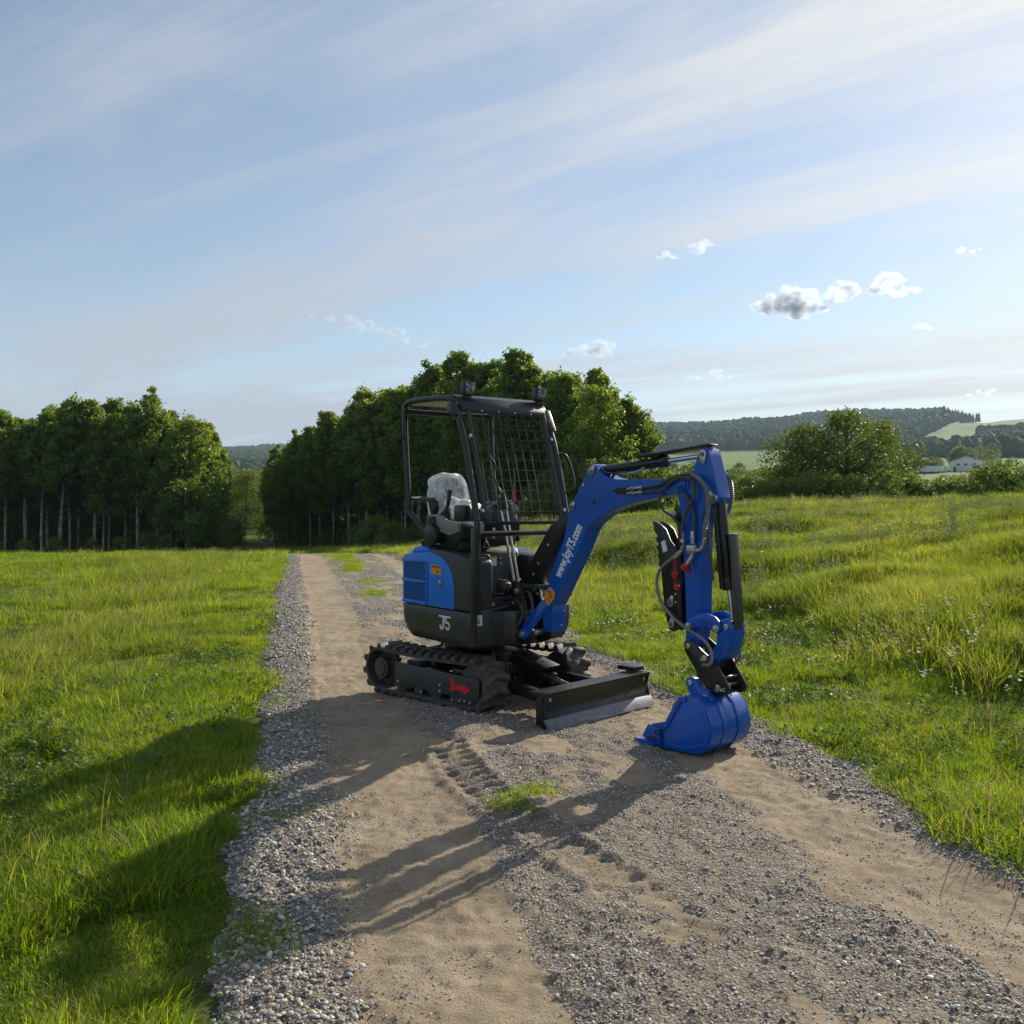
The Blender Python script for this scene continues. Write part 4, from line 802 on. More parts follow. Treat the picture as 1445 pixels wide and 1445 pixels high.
# ---- tracks
CR, CF, ZC, RAD = -.505, .520, .190, .156
def belt_path(n=96):
    L1 = CF - CR; per = 2 * L1 + 2 * math.pi * RAD; out = []
    for i in range(n):
        d = per * i / n
        if d < L1: s, z, nx, nz = CR + d, ZC - RAD, 0, -1
        elif d < L1 + math.pi * RAD: a = -math.pi / 2 + (d - L1) / RAD; nx, nz = math.cos(a), math.sin(a); s, z = CF + RAD * nx, ZC + RAD * nz
        elif d < 2 * L1 + math.pi * RAD: u = d - L1 - math.pi * RAD; s, z, nx, nz = CF - u, ZC + RAD - .012 * math.sin(math.pi * u / L1), 0, 1
        else: a = math.pi / 2 + (d - 2 * L1 - math.pi * RAD) / RAD; nx, nz = math.cos(a), math.sin(a); s, z = CR + RAD * nx, ZC + RAD * nz
        out.append((s, z, nx, nz))
    return out
def make_track(l0, l1):
    sg = 1 if l1 > 0 else -1; out = l0 if sg < 0 else l1; n = 110; bp = belt_path(n); mb = MB(); rings = []
    for s, z, nx, nz in bp:
        rings.append([(s - nx * .014, l0, z - nz * .014), (s + nx * .006, l0, z + nz * .006), (s + nx * .010, l0 + .02, z + nz * .010), (s + nx * .010, l1 - .02, z + nz * .010), (s + nx * .006, l1, z + nz * .006), (s - nx * .014, l1, z - nz * .014)])
    mb.loft(rings + [rings[0]], cap0=False, cap1=False)
    tr = part(mb, 'track', M_rubber, FT)
    # lugs: two offset half bars joined at the middle, one mesh shared by all
    w = l1 - l0; lm = MB(); prof_ = [(-.036, 0), (-.019, .034), (.019, .034), (.036, 0)]
    def bar(y0, y1, x0, x1):
        lm.loft([[(x0 + a * 1.0, y0, b - .004) for a, b in prof_], [(x0 * .6 + x1 * .4 + a * .95, y0 * .6 + y1 * .4, b - .004) for a, b in prof_], [(x1 + a * .85, y1, b * .95 - .004) for a, b in prof_]])
    bar(-w / 2 - .004, .012, -.012, .020); bar(.004, w / 2 + .004, .020, -.030)
    me = lm.mesh('track_lug', [M_rubber], None, bevel=.003, seg=1)
    nl = 32
    for k, (s, z, nx, nz) in enumerate(belt_path(nl)):
        o = bpy.data.objects.new('track_lug', me); COL.objects.link(o); o.parent = tr
        t = Vector((-nz, 0, nx)); nn = Vector((nx, 0, nz)); yv = nn.cross(t)
        Mx = Matrix((t, yv, nn)).transposed().to_4x4(); Mx.translation = Vector((s + nx * .008, (l0 + l1) / 2, z + nz * .008)); o.matrix_local = Mx
    # inner drive teeth as one joined strip
    mb = MB()
    for s, z, nx, nz in belt_path(37): mb.box((s - nx * .022, (l0 + l1) / 2, z - nz * .022), (.022, .05, .03), rot=(0, math.atan2(nx, nz), 0))
    tt = part(mb, 'drive_teeth', M_rubber, FT, tr); tt['kind'] = 'stuff'
    # frame with side plate
    y0, y1 = (out + .028, out + .04) if sg < 0 else (out - .04, out - .028)
    pl = [(-.345, .262), (.585, .240), (.600, .225), (.595, .045), (.40, .050), (.37, .085), (.22, .090), (.19, .062), (.06, .064), (.03, .092), (-.12, .096), (-.15, .066), (-.345, .068)]
    fo = part(MB().prof(pl, y0, y1), 'track_frame', M_char, FT, bevel=.004)
    part(MB().box(((-.345 + .6) / 2, (l0 + l1) / 2, .165), (.9, .10, .13)), 'frame_beam', M_black, FT, fo, bevel=.01)
    part(MB().tube([(-.36, out - sg * .03, .07), (-.36, out - sg * .03, .27)], .012, 8), 'frame_post', M_black, FT, fo)
    for s in (-.26, -.06, .14, .34, .50):
        part(MB().cyl((s, l0 + .03, .072), (s, l1 - .03, .072), .048, 18).cyl((s, l0 + .055, .072), (s, l0 + .075, .072), .058, 18).cyl((s, l1 - .075, .072), (s, l1 - .055, .072), .058, 18), 'track_roller', M_char, FT)
    part(MB().cyl((.05, l0 + .08, .30), (.05, l1 - .08, .30), .03, 16), 'carrier_roller', M_char, FT)
    mb = MB(); n = 22; pts = [(CR + (.128 if i % 2 else .142) * math.cos(math.pi * i / n), ZC + (.128 if i % 2 else .142) * math.sin(math.pi * i / n)) for i in range(2 * n)]
    mb.prof(pts, (l0 + l1) / 2 - .02, (l0 + l1) / 2 + .02); sp = part(mb, 'sprocket', M_char, FT)
    part(MB().cyl((CR, out + (.022 if sg < 0 else -.022), ZC), (CR, (l0 + l1) / 2, ZC), .082, 28).cyl((CR, out + (.012 if sg < 0 else -.012), ZC), (CR, out + (.03 if sg < 0 else -.03), ZC), .060, 28), 'drive_motor', M_char, FT, sp, bevel=.005)
    part(MB().cyl((CF, l0 + .05, ZC), (CF, l1 - .05, ZC), .138, 32).cyl((CF, l0 + .03, ZC), (CF, l1 - .03, ZC), .05, 20), 'idler', M_char, FT, bevel=.006)
    return fo, y0
fo, y0 = make_track(-.56, -.33); make_track(.33, .56)
bolt_set([(-.29, y0, .115), (-.02, y0, .072), (.19, y0, .152), (.19, y0, .108), (.325, y0, .062), (.405, y0, .070), (.455, y0, .070), (.51, y0, .068)], FT, fo, r=.011, h=.010)
arrow = [(.288, .214), (.312, .222), (.345, .198), (.352, .181), (.445, .176), (.448, .196), (.510, .150), (.440, .112), (.442, .134), (.338, .140), (.326, .122), (.284, .128), (.306, .156), (.312, .190)]
part(MB().prof(arrow, y0 - .003, y0 - .001), 'arrow_decal', M_redpaint, FT, fo, label='red arrow pointing forward')
# ---- undercarriage
mb = MB(); mb.box((.02, 0, .27), (.62, .44, .16)); mb.box((.28, 0, .21), (.16, .86, .11)); mb.box((-.24, 0, .21), (.16, .86, .11))
part(mb, 'undercarriage', M_black, FT, bevel=.012)
part(MB().cyl((0, 0, .34), (0, 0, .455), .215, 40).cyl((0, 0, .36), (0, 0, .40), .245, 40), 'slewing_ring', M_black, FT, bevel=.006)
# ---- dozer blade
mb = MB(); face = [(1.262, .236), (1.245, .20), (1.238, .15), (1.246, .10), (1.268, .058), (1.262, .052), (1.226, .09), (1.215, .15), (1.222, .21), (1.240, .242)]
mb.prof(face, -.565, .565); bl = part(mb, 'dozer_blade', M_black, FT, bevel=.003)
part(MB().prof([(1.262, .074), (1.302, .002), (1.284, .0), (1.244, .068)], -.572, .572), 'cutting_edge', M_steel, FT, bl, bevel=.002)
for l in (-.565, .553): part(MB().prof([(1.262, .24), (1.24, .15), (1.286, .0), (1.17, .03), (1.17, .20)], l, l + .012), 'end_plate', M_black, FT, bl, bevel=.002)
part(MB().prof([(1.262, .236), (1.268, .242), (1.10, .235), (1.10, .225)], -.56, .56), 'top_flange', M_black, FT, bl)
for l in (-.52, .50): part(MB().cyl((1.2565, l, .196), (1.249, l, .196), .013, 14), 'blade_hole', M_zinc, FT, bl)
part(MB().box((1.12, .52, .262), (.16, .12, .03)), 'corner_step', M_black, FT, bl, bevel=.004)
for l in (-.26, .26):
    a = MB(); a.loft([[(.30, l - .03, .13), (.30, l + .03, .13), (.30, l + .03, .23), (.30, l - .03, .23)], [(.80, l * 1.1 - .025, .12), (.80, l * 1.1 + .025, .12), (.80, l * 1.1 + .025, .20), (.80, l * 1.1 - .025, .20)], [(1.235, l * 1.25 - .025, .07), (1.235, l * 1.25 + .025, .07), (1.235, l * 1.25 + .025, .17), (1.235, l * 1.25 - .025, .17)]])
    part(a, 'blade_arm', M_black, FT, bevel=.006)
part(MB().box((.98, 0, .12), (.05, .62, .07)), 'blade_crossbeam', M_black, FT, bevel=.005)
bc = part(MB().cyl((.42, 0, .30), (.80, 0, .215), .036, 22).cyl((.79, 0, .217), (.83, 0, .208), .041, 22), 'blade_cylinder', M_black, FT, bevel=.004)
part(MB().cyl((.82, 0, .21), (1.13, 0, .146), .018, 16), 'rod', M_chrome, FT, bc)
part(MB().prof([(.465, .372), (.50, .378), (.815, .300), (.815, .285), (.70, .245), (.50, .29)], -.075, .075), 'cylinder_guard', M_black, FT, bc, bevel=.005)
part(MB().prof([(.56, .3605), (.79, .3045), (.79, .3025), (.56, .3585)], -.058, .058), 'guard_plate', M_steel, FT, bc)
bolt_set([(.64, -.018, .341), (.64, .018, .341), (.72, 0, .322)], FT, bc, axis=(.23, 0, 1), r=.010, h=.006, m=M_inkblack, name='bolt_hole')
for l in (-.05, .04): part(MB().prof([(1.09, .13), (1.15, .11), (1.24, .12), (1.24, .235), (1.13, .19)], l, l + .012), 'cylinder_lug', M_black, FT, bl, bevel=.002)
for i, pth in enumerate([[(.30, -.06, .40), (.44, -.13, .36), (.50, -.15, .25), (.44, -.12, .17), (.34, -.06, .17)], [(.25, -.10, .42), (.40, -.20, .39), (.43, -.22, .30), (.42, -.20, .2)], [(.36, .05, .40), (.48, .10, .34), (.56, .08, .28), (.62, .03, .26)], [(-.05, -.30, .42), (.0, -.36, .40), (-.12, -.40, .36), (-.3, -.36, .33)]]):
    part(MB().tube(catmull(pth, 6), .011, 8), 'hydraulic_hose', M_hose, FT)

# ---- slewing house
OUT = [(.668, -.485), (.655, -.5), (-.19, -.5), (-.25, -.492), (-.31, -.465), (-.38, -.41), (-.45, -.31), (-.50, -.17), (-.515, 0), (-.50, .17), (-.45, .31), (-.38, .41), (-.30, .47), (-.2, .5), (.55, .5), (.60, .45), (.62, .22), (.72, .15), (.72, -.15), (.655, -.20), (.64, -.38), (.668, -.45)]
def ins(k, zr=0):                                      # inset outline towards the centre at the tail
    o = []
    for s, l in OUT:
        f = 1 - k * (1 if s < 0 else .25); o.append((s * f, l * (1 - k * .35)))
    return o
mb = MB(); mb.loft([[(s, l, z) for s, l in ins(k)] for k, z in ((.26, .452), (.19, .470), (.08, .515), (.02, .57), (.0, .62), (0, .706))])
sk = part(mb, 'house_skirt', M_skirt, FU, bevel=.006, ang=25)
part(MB().box((.66, -.405, .60), (.03, .18, .26)), 'front_corner', M_skirt, FU, sk, bevel=.012)
# emblem: J and 5 under one bar
lg = MB(); z0 = .565
lg.prof([(.262, .662), (.412, .662), (.412, .650), (.262, .650)], -.5045, -.502)
def stroke(P, w, l0=-.5045, l1=-.502, mbx=lg):
    for i in range(len(P) - 1):
        a, b = Vector((P[i][0], P[i][1])), Vector((P[i + 1][0], P[i + 1][1])); d = (b - a).normalized(); n = Vector((-d.y, d.x)) * w / 2; a = a - d * w * .18; b = b + d * w * .18
        mbx.prof([tuple(a + n), tuple(b + n), tuple(b - n), tuple(a - n)], l0, l1)
stroke([(.322, .650), (.322, .590)] + circ(.300, .590, .022, 0, -170, 6), .020)
stroke([(.352, .650), (.352, .612)] + [(.352, .612), (.372, .616)] + circ(.375, .592, .024, 80, -150, 8), .015)
em = part(lg, 'emblem', M_white, FU, sk, label='white J5 emblem with a bar across its top', smooth=False)
part(MB().prof([(.668, 0), (.6685, 0), (.6685, .074), (.668, .074)], 0, .058), 'information_sticker', M_label, FU @ Matrix.Translation((.009, -.470, .620)), sk)
for k, (dz, dw) in enumerate(((.058, .030), (.046, .022))): part(MB().box((.6785, -.442, .620 + dz), (.001, dw, .004)), 'print_line', M_inkblack, FU, sk)
text_obj('93', 'sticker_number', M_inkblack, FU @ Matrix.Translation((.6782, -.463, .632)) @ Matrix(((0, 0, 1, 0), (1, 0, 0, 0), (0, 1, 0, 0), (0, 0, 0, 1))), .038, sk, sx=.9, bold=.001)
# engine hood and its right hand cover
mb = MB(); H_ = [(s, l) for s, l in OUT if s < .0]; hood = [(.13, -.47)] + [(s * .975, l * .97) for s, l in H_] + [(.13, .47)]
def hz_(z, k): return [(s * (1 - k) , l * (1 - k * .9), z) for s, l in hood]
mb.loft([hz_(.708, 0), hz_(1.02, .0), hz_(1.07, .03), hz_(1.105, .09), hz_(1.115, .2)])
hd = part(mb, 'engine_hood', M_blue2, FU, ang=30)
cover = [(-.245, .712), (.447, .712), (.447, .84), (.440, .90), (.424, .955), (.395, 1.005), (.35, 1.045), (.29, 1.078), (.21, 1.102), (.12, 1.112), (-.18, 1.092), (-.232, 1.085), (-.262, 1.06), (-.262, .73)]
ec = part(MB().prof(cover, -.503, -.44), 'engine_cover', M_blue2, FU, bevel=.016, seg=3)
for (a, b) in ((.905, 1.028), (.748, .872)):
    part(MB().prof([(-.232, a), (.085, a - .002), (.085, b + .004), (-.232, b)], -.5055, -.5035), 'grille', M_mesh, FU, ec, bevel=0)
    g = MB()
    for i in range(26):
        s = -.226 + i * .0122; g.box((s, -.5062, (a + b) / 2), (.0025, .0016, b - a - .008))
    for i in range(10):
        z = a + .008 + i * (b - a - .012) / 9; g.box((-.073, -.5062, z), (.306, .0016, .0025))
    gg = part(g, 'grille_wire', M_blue2, FU, ec, smooth=False); gg['kind'] = 'stuff'
for a, h in ((1.040, .018), (.889, .024), (.730, .026)): part(MB().box((-.080, -.508, a), (.345, .012, h)), 'grille_frame', M_blue2, FU, ec, bevel=.005)
part(MB().box((.098, -.508, .885), (.016, .010, .30)), 'grille_frame', M_blue2, FU, ec, bevel=.004)
st = part(MB().prof([(.158, .955), (.288, .955), (.288, 1.022), (.158, 1.022)], -.5055, -.5035), 'warning_sticker', M_orange, FU, ec, label='orange warning sticker in two halves')
part(MB().box((.223, -.5062, .9885), (.003, .001, .066)), 'sticker_divider', M_inkblack, FU, ec)
for s in (.190, .256): part(MB().box((s, -.5062, 1.010), (.046, .001, .010)), 'print_line', M_inkblack, FU, ec)
part(MB().box((.252, -.5062, .975), (.016, .001, .018)), 'print_line', M_inkblack, FU, ec)
part(MB().cyl((.278, -.503, .898), (.278, -.512, .898), .019, 22).cyl((.278, -.512, .898), (.278, -.516, .898), .010, 16), 'lock', M_zinc, FU, ec, bevel=.002)
# fuel filler, rear top
part(MB().prof([(-.20, 1.09), (.06, 1.10), (.05, 1.128), (-.01, 1.146), (-.10, 1.150), (-.16, 1.14)], -.46, -.26), 'tank_top', M_blue2, FU, hd, bevel=.014)
part(MB().cyl((-.09, -.38, 1.145), (-.09, -.38, 1.165), .048, 22).cyl((-.09, -.38, 1.165), (-.09, -.38, 1.195), .055, 12), 'fuel_cap', M_black, FU, hd, bevel=.005)
part(MB().tube(catmull([(-.02, -.42, 1.13), (.03, -.43, 1.16), (.10, -.42, 1.14), (.13, -.42, 1.12)], 4), .016, 8), 'hood_latch', M_blue2, FU, hd)
# black covers and seat base
cb = [(.10, .712), (.655, .712), (.655, 1.02), (.648, 1.06), (.62, 1.085), (.45, 1.118), (.226, 1.136), (.10, 1.140)]
part(MB().prof(cb, -.492, -.30), 'side_cover', M_char, FU, bevel=.018, seg=3)
sb = part(MB().prof([(-.10, .71), (.315, .71), (.315, 1.09), (.30, 1.125), (.27, 1.14), (-.10, 1.14)], -.31, .20), 'seat_base', M_char, FU, bevel=.03, seg=3)
part(MB().prof([(-.10, .71), (.45, .71), (.45, 1.0), (.40, 1.08), (-.10, 1.12)], .205, .46), 'left_cover', M_char, FU, bevel=.02)
part(MB().box((.46, .26, .93), (.012, .035, .26)), 'tail_reflector', mat('dark_red_reflector', (.10, .008, .006), .3), FU)
part(MB().box((.3175, -.058, 1.040), (.002, .066, .070)), 'information_sticker', M_label, FU, sb); part(MB().box((.3190, -.058, 1.067), (.001, .066, .017)), 'sticker_header', M_orange, FU, sb)
part(MB().tube(catmull([(.30, -.20, 1.085), (.325, -.13, 1.088), (.33, -.095, 1.06), (.33, -.085, .95), (.33, -.08, .80)], 5), .007, 8), 'grab_trim', M_zinc, FU, sb)
bolt_set([(.316, .01, 1.06), (.316, .01, 1.02), (.316, .0, .90), (.316, .0, .85)], FU, sb, axis=(1, 0, 0), r=.008, h=.006)
fl = part(MB().box((.47, .02, .795), (.36, .84, .035)), 'floor_plate', M_black, FU, bevel=.006)
part(MB().box((.62, -.16, .752), (.05, .50, .10)), 'floor_beam', M_black, FU, fl, bevel=.008); bolt_set([(.646, -.30, .76), (.646, -.12, .76)], FU, fl, axis=(1, 0, 0), r=.013, h=.01)
for l in (-.15, -.02): part(MB().prof([(.50, .815), (.60, .815), (.63, .86), (.62, .90), (.57, .925), (.55, .92), (.52, .86)], l - .035, l + .035), 'travel_pedal', M_char, FU, fl, bevel=.008)
part(MB().prof([(.54, .812), (.64, .812), (.66, .83), (.56, .85)], -.30, -.21), 'foot_rest', M_black, FU, fl, bevel=.006)
part(MB().tube([(.66, -.46, .722), (.662, -.30, .725), (.66, -.17, .742)], .010, 8), 'front_rail', M_char, FU)
# seat, wrapped in clear plastic
def slab(mb, c, d, rot, n=4, k=.8):
    M = Matrix.Translation(c) @ Euler(rot).to_matrix().to_4x4(); rg = []
    for i in range(n * 2 + 1):
        u = -1 + i / n; f = (1 - abs(u) ** 3.2) ** .5 * .25 + .75 if abs(u) < 1 else .6
        rg.append([tuple(M @ Vector((u * d[0] / 2, math.copysign(abs(math.cos(a)) ** k, math.cos(a)) * d[1] / 2 * f, math.copysign(abs(math.sin(a)) ** k, math.sin(a)) * d[2] / 2 * f))) for a in [2 * math.pi * j / 28 for j in range(28)]])
    mb.loft(rg); return mb
seat = part(slab(MB(), (.08, -.12, 1.235), (.44, .42, .12), (0, R(4), 0)), 'seat', M_seat, FU)
part(slab(MB(), (-.165, -.135, 1.475), (.08, .30, .41), (0, R(-12), 0), k=.6), 'backrest', M_seat, FU, seat)
def wrapmesh(c, d, rot, seed, amp=.02):
    mb = slab(MB(), c, d, rot, n=10, k=.6); r = random.Random(seed)
    mb.v = [tuple(Vector(v) + Vector((float(vnoise(v[1] * 14 + seed, v[2] * 14)) - .5, float(vnoise(v[0] * 17 + seed, v[2] * 15, 3)) - .5, float(vnoise(v[0] * 14, v[1] * 14 + seed, 5)) - .5)) * amp) for v in mb.v]; return mb
part(wrapmesh((-.165, -.135, 1.485), (.14, .35, .46), (0, R(-12), 0), 1, .03), 'plastic_cover', M_wrap, FU, seat, label='clear plastic film over the seat back')
part(wrapmesh((-.02, -.10, 1.37), (.12, .30, .36), (0, R(-24), 0), 9, .13), 'plastic_cover', M_wrap, FU, seat, label='crumpled plastic film hanging in front of the seat back')
part(wrapmesh((.10, -.10, 1.29), (.46, .40, .15), (0, 0, 0), 4, .05), 'plastic_cover', M_wrap, FU, seat)
part(MB().box((.05, -.1, 1.16), (.34, .36, .06)), 'seat_rail', M_black, FU, seat, bevel=.01)
# right console
mb = MB(); mb.prof([(-.02, 1.150), (.34, 1.135), (.44, 1.20), (.46, 1.31), (.30, 1.36), (.06, 1.385), (-.04, 1.36)], -.43, -.32)
rc = part(mb, 'right_console', M_black, FU, bevel=.02)
part(MB().prof([(.0, 1.392), (.22, 1.383), (.27, 1.352), (.44, 1.335), (.44, 1.268), (.32, 1.238), (.20, 1.262), (.13, 1.315), (.05, 1.352)], -.455, -.425), 'console_trim', M_grey, FU, rc, bevel=.010)
part(MB().box((.565, -.505, 1.405), (.13, .06, .115)), 'relay_box', M_black, FU, rc, bevel=.010)
part(MB().cyl((.12, -.50, 1.235), (.12, -.41, 1.235), .088, 24), 'pivot_cover', M_black, FU, rc, bevel=.012)
for i in range(5): part(MB().cyl((.10 + i * .004, -.46, 1.325 + i * .011), (.10 + i * .004, -.46, 1.333 + i * .011), .052 - i * .006, 18), 'boot_ring', M_seat, FU, rc)
jy = part(MB().tube([(.20, -.40, 1.40), (.235, -.40, 1.50), (.25, -.40, 1.575)], [.013, .016, .020], 10), 'joystick', M_seat, FU, rc, bevel=.002)
mb = MB(); [mb.cyl((.19 + i * .006, -.40, 1.375 + i * .014), (.192 + i * .006, -.40, 1.384 + i * .014), .05 - i * .007, 18) for i in range(5)]; part(mb, 'joystick_boot', M_seat, FU, rc)
part(MB().tube([(-.18, -.45, 1.50), (.0, -.45, 1.505), (.10, -.45, 1.50)], .017, 10), 'armrest', M_seat, FU, rc)
part(MB().tube([(-.20, -.47, 1.515), (-.05, -.47, 1.518)], .009, 10), 'armrest_trim', M_chrome, FU, rc)
part(MB().prof([(.0, 1.51), (.05, 1.52), (.10, 1.50), (.11, 1.44), (.09, 1.39), (.05, 1.39), (.02, 1.45)], -.44, -.40), 'armrest_bracket', M_black, FU, rc, bevel=.006)
part(MB().box((.20, -.36, 1.18), (.46, .12, .12)), 'console_base', M_black, FU, rc, bevel=.02)
for i in range(4): part(MB().tube([(.13 + i * .02, -.47, 1.165 + .004 * i), (.20 + i * .012, -.475, 1.175)], .006, 6), 'hose_fitting', M_zinc, FU, rc)
# left console, levers
lc = part(MB().prof([(.24, 1.20), (.44, 1.20), (.46, 1.34), (.42, 1.44), (.34, 1.49), (.24, 1.48)], -.11, .085), 'left_console', M_black, FU, bevel=.025)
part(MB().prof([(.30, 1.405), (.44, 1.40), (.43, 1.46), (.36, 1.497), (.30, 1.495)], .03, .095), 'console_cap', M_grey, FU, lc, bevel=.012)
part(MB().tube(catmull([(.40, -.178, 1.395), (.405, -.165, 1.44), (.41, -.13, 1.465), (.41, -.08, 1.475)], 5), .010, 8), 'console_handle', M_grey, FU, lc)
mb = MB(); [mb.cyl((.38, -.015 - i * .001, 1.485 + i * .013), (.38, -.016 - i * .001, 1.494 + i * .013), .046 - i * .005, 18) for i in range(6)]; part(mb, 'lever_boot', M_seat, FU, lc)
part(MB().tube(catmull([(.38, -.022, 1.555), (.39, -.07, 1.60), (.40, -.105, 1.655), (.40, -.118, 1.678), (.40, -.140, 1.675), (.40, -.155, 1.655)], 5), [.008] * 10 + [.010] * 8 + [.012] * 8, 8), 'control_lever', M_seat, FU, lc)
part(MB().tube(catmull([(.40, -.05, 1.54), (.42, -.10, 1.62), (.43, -.138, 1.70), (.44, -.130, 1.76), (.44, -.165, 1.80), (.45, -.190, 1.825)], 5), [.008] * 10 + [.010] * 8 + [.013] * 8, 8), 'control_lever', M_seat, FU, lc)
part(MB().tube([(.37, .092, 1.475), (.375, .094, 1.56)], [.013, .015], 10), 'safety_lever', M_red, FU, lc)
part(MB().box((.40, .10, 1.34), (.05, .03, .30)), 'lever_housing', M_black, FU, lc, bevel=.008)
part(MB().box((.45, -.14, 1.33), (.05, .16, .16)), 'fuse_box', M_black, FU, lc, bevel=.01); part(MB().box((.478, -.165, 1.285), (.002, .022, .022)), 'switch_label', M_white, FU, lc)
part(MB().box((.50, -.30, 1.39), (.10, .16, .09)), 'instrument_box', M_seat, FU, bevel=.015)
part(MB().box((.46, -.13, 1.20), (.10, .28, .07)), 'control_bracket', M_black, FU, bevel=.01)
for a, b, c in (((-.137, 1.42), (-.111, 1.275), (-.052, .905)), ((-.086, 1.424), (-.070, 1.274), (-.007, .88))):
    tl = part(MB().tube([(.52, a[0], a[1]), (.54, b[0], b[1]), (.57, c[0], c[1])], .0115, 12), 'travel_lever', M_chrome, FU)
    part(MB().tube([(.50, a[0] - .012, a[1] + .11), (.52, a[0], a[1] + .005)], [.014, .017], 10), 'grip', M_seat, FU, tl)
part(MB().tube([(.675, -.375, 1.255), (.675, -.375, 1.215), (.675, -.40, 1.165), (.675, -.345, 1.165), (.675, -.375, 1.215)], .0025, 6), 'key_ring', M_zinc, FU)
# ---- canopy
RP = [(.672, .50), (.678, .72), (.717, 1.278), (.690, 1.44), (.632, 1.667), (.585, 1.83), (.548, 1.94), (.485, 2.08), (.430, 2.175), (.39, 2.215), (.33, 2.232), (.10, 2.246), (-.15, 2.250), (-.205, 2.242), (-.243, 2.215), (-.258, 2.165), (-.250, 1.95), (-.205, 1.50), (-.195, 1.43), (-.17, 1.39), (.085, 1.245)]
def smooth_path(P, l): return catmull([(a, l, b) for a, b in P], 3)
cn = part(MB().tube(smooth_path(RP, -.480), .0225, 12), 'canopy_frame', M_black, FU, label='right side loop of the canopy')
LP = [(.672, .82)] + RP[2:]
part(MB().tube(smooth_path(LP, .335), .0225, 12), 'canopy_frame', M_black, FU, label='left side loop of the canopy')
part(MB().cyl((.712, -.48, 1.262), (.712, .34, 1.262), .019, 14), 'front_crossbar', M_black, FU)
part(MB().cyl((-.255, -.48, 2.18), (-.255, .335, 2.18), .0225, 14), 'rear_crossbar', M_black, FU)
part(MB().box((.695, -.478, 1.0), (.05, .055, .60)), 'post_sleeve', M_black, FU, bevel=.006)
bolt_set([(.735, l, 1.238) for l in (-.36, -.13, .13)], FU, None, axis=(1, 0, 0), r=.010, h=.012)
rf = MB(); rf.prof([(-.24, 2.262), (.36, 2.262), (.43, 2.235), (.475, 2.18), (.492, 2.142), (.480, 2.138), (.455, 2.178), (.415, 2.222), (.355, 2.245), (-.24, 2.245)], -.455, .31)
rfo = part(rf, 'canopy_roof', M_black, FU, bevel=.003)
part(MB().box((.06, -.073, 2.236), (.60, .74, .012)), 'headliner', M_beige, FU, rfo, bevel=.003, label='beige padded underside')
part(MB().box((.02, -.16, 2.2275), (.17, .10, .006)), 'headliner_recess', M_inkblack, FU, rfo, bevel=.002)
for s, l in ((-.15, -.3), (.2, -.3), (-.15, .15), (.3, -.38)): part(MB().cyl((s, l, 2.231), (s, l, 2.226), .008, 8), 'liner_button', M_inkblack, FU, rfo)
part(MB().tube([(-.236, -.47, 2.185), (-.24, -.2, 2.18), (-.236, .33, 2.185)], .012, 8), 'roof_edge', M_black, FU, rfo)
part(MB().prof([(-.27, 2.15), (-.29, 2.22), (-.25, 2.25), (-.22, 2.2)], -.50, -.49), 'roof_bracket', M_black, FU, rfo)
part(MB().tube([(-.235, -.50, 1.975), (-.245, -.53, 1.98), (-.25, -.60, 1.985)], .007, 8), 'mirror_bracket', M_black, FU)
# floodlights
for l in (-.362, .298):
    f = part(MB().box((.430, l, 2.300), (.055, .098, .098)), 'floodlight', M_black, FU, bevel=.008)
    part(MB().box((.4590, l, 2.300), (.003, .080, .080)), 'lens', M_led, FU, f, bevel=.001)
    for k in range(5): part(MB().box((.397, l - .036 + k * .018, 2.300), (.016, .004, .086)), 'cooling_fin', M_black, FU, f)
    part(MB().box((.415, l, 2.240), (.05, .05, .02)).box((.415, l, 2.225), (.07, .09, .012)), 'bracket', M_black, FU, f, bevel=.003)
    part(MB().tube(catmull([(.40, l - .02, 2.25), (.44, l - .06, 2.16), (.47, l - .03, 2.12), (.50, l - .07, 2.07), (.49, l - .10, 2.10)], 5), .0035, 6), 'cable', M_seat, FU, f)
part(MB().prof([(.40, 2.19), (.455, 2.185), (.50, 2.10), (.45, 2.08), (.38, 2.15)], -.52, -.45), 'hinge_gusset', M_black, FU, bevel=.006); part(MB().prof([(.40, 2.19), (.455, 2.185), (.54, 2.02), (.47, 2.04), (.38, 2.15)], .31, .38), 'hinge_gusset', M_black, FU, bevel=.006)
# front guard
GP = [(.492, 2.140), (.530, 2.00), (.588, 1.83), (.636, 1.66), (.690, 1.46), (.712, 1.33)]
def gpt(z, l):
    zs = [p[1] for p in GP][::-1]; ss = [p[0] for p in GP][::-1]; return (float(np.interp(z, zs, ss)), l, z)
gd = MB(); 
for l in (-.405, .285):
    P = [gpt(2.14 - .81 * i / 14, l) for i in range(15)]; gd.loft([[(p[0] - .006, p[1] - .018, p[2]), (p[0] + .006, p[1] - .018, p[2]), (p[0] + .006, p[1] + .018, p[2]), (p[0] - .006, p[1] + .018, p[2])] for p in P])
gd.box((.712, -.06, 1.335), (.016, .70, .026)); gd.box((.492, -.06, 2.142), (.014, .70, .03))
go = part(gd, 'guard_frame', M_black, FU, bevel=.002)
for i in range(9):
    l = -.365 + i * .0765; part(MB().tube([gpt(2.14 - .80 * k / 12, l) for k in range(13)], .0028, 6), 'guard_wire', M_char, FU, go)
for i in range(11):
    z = 2.085 - i * .0745; s, _, _ = gpt(z, 0); part(MB().tube([(s + .005, -.405, z), (s + .005, .285, z)], .0028, 6), 'guard_wire', M_char, FU, go)
bolt_set([gpt(1.95, -.43), gpt(1.42, -.43), gpt(1.95, .31), gpt(1.42, .31)], FU, go, axis=(1, 0, .3), r=.013, h=.02)
bolt_set([gpt(2.138, -.29 + .15 * i) for i in range(4)], FU, go, axis=(1, 0, .3), r=.007, h=.01)
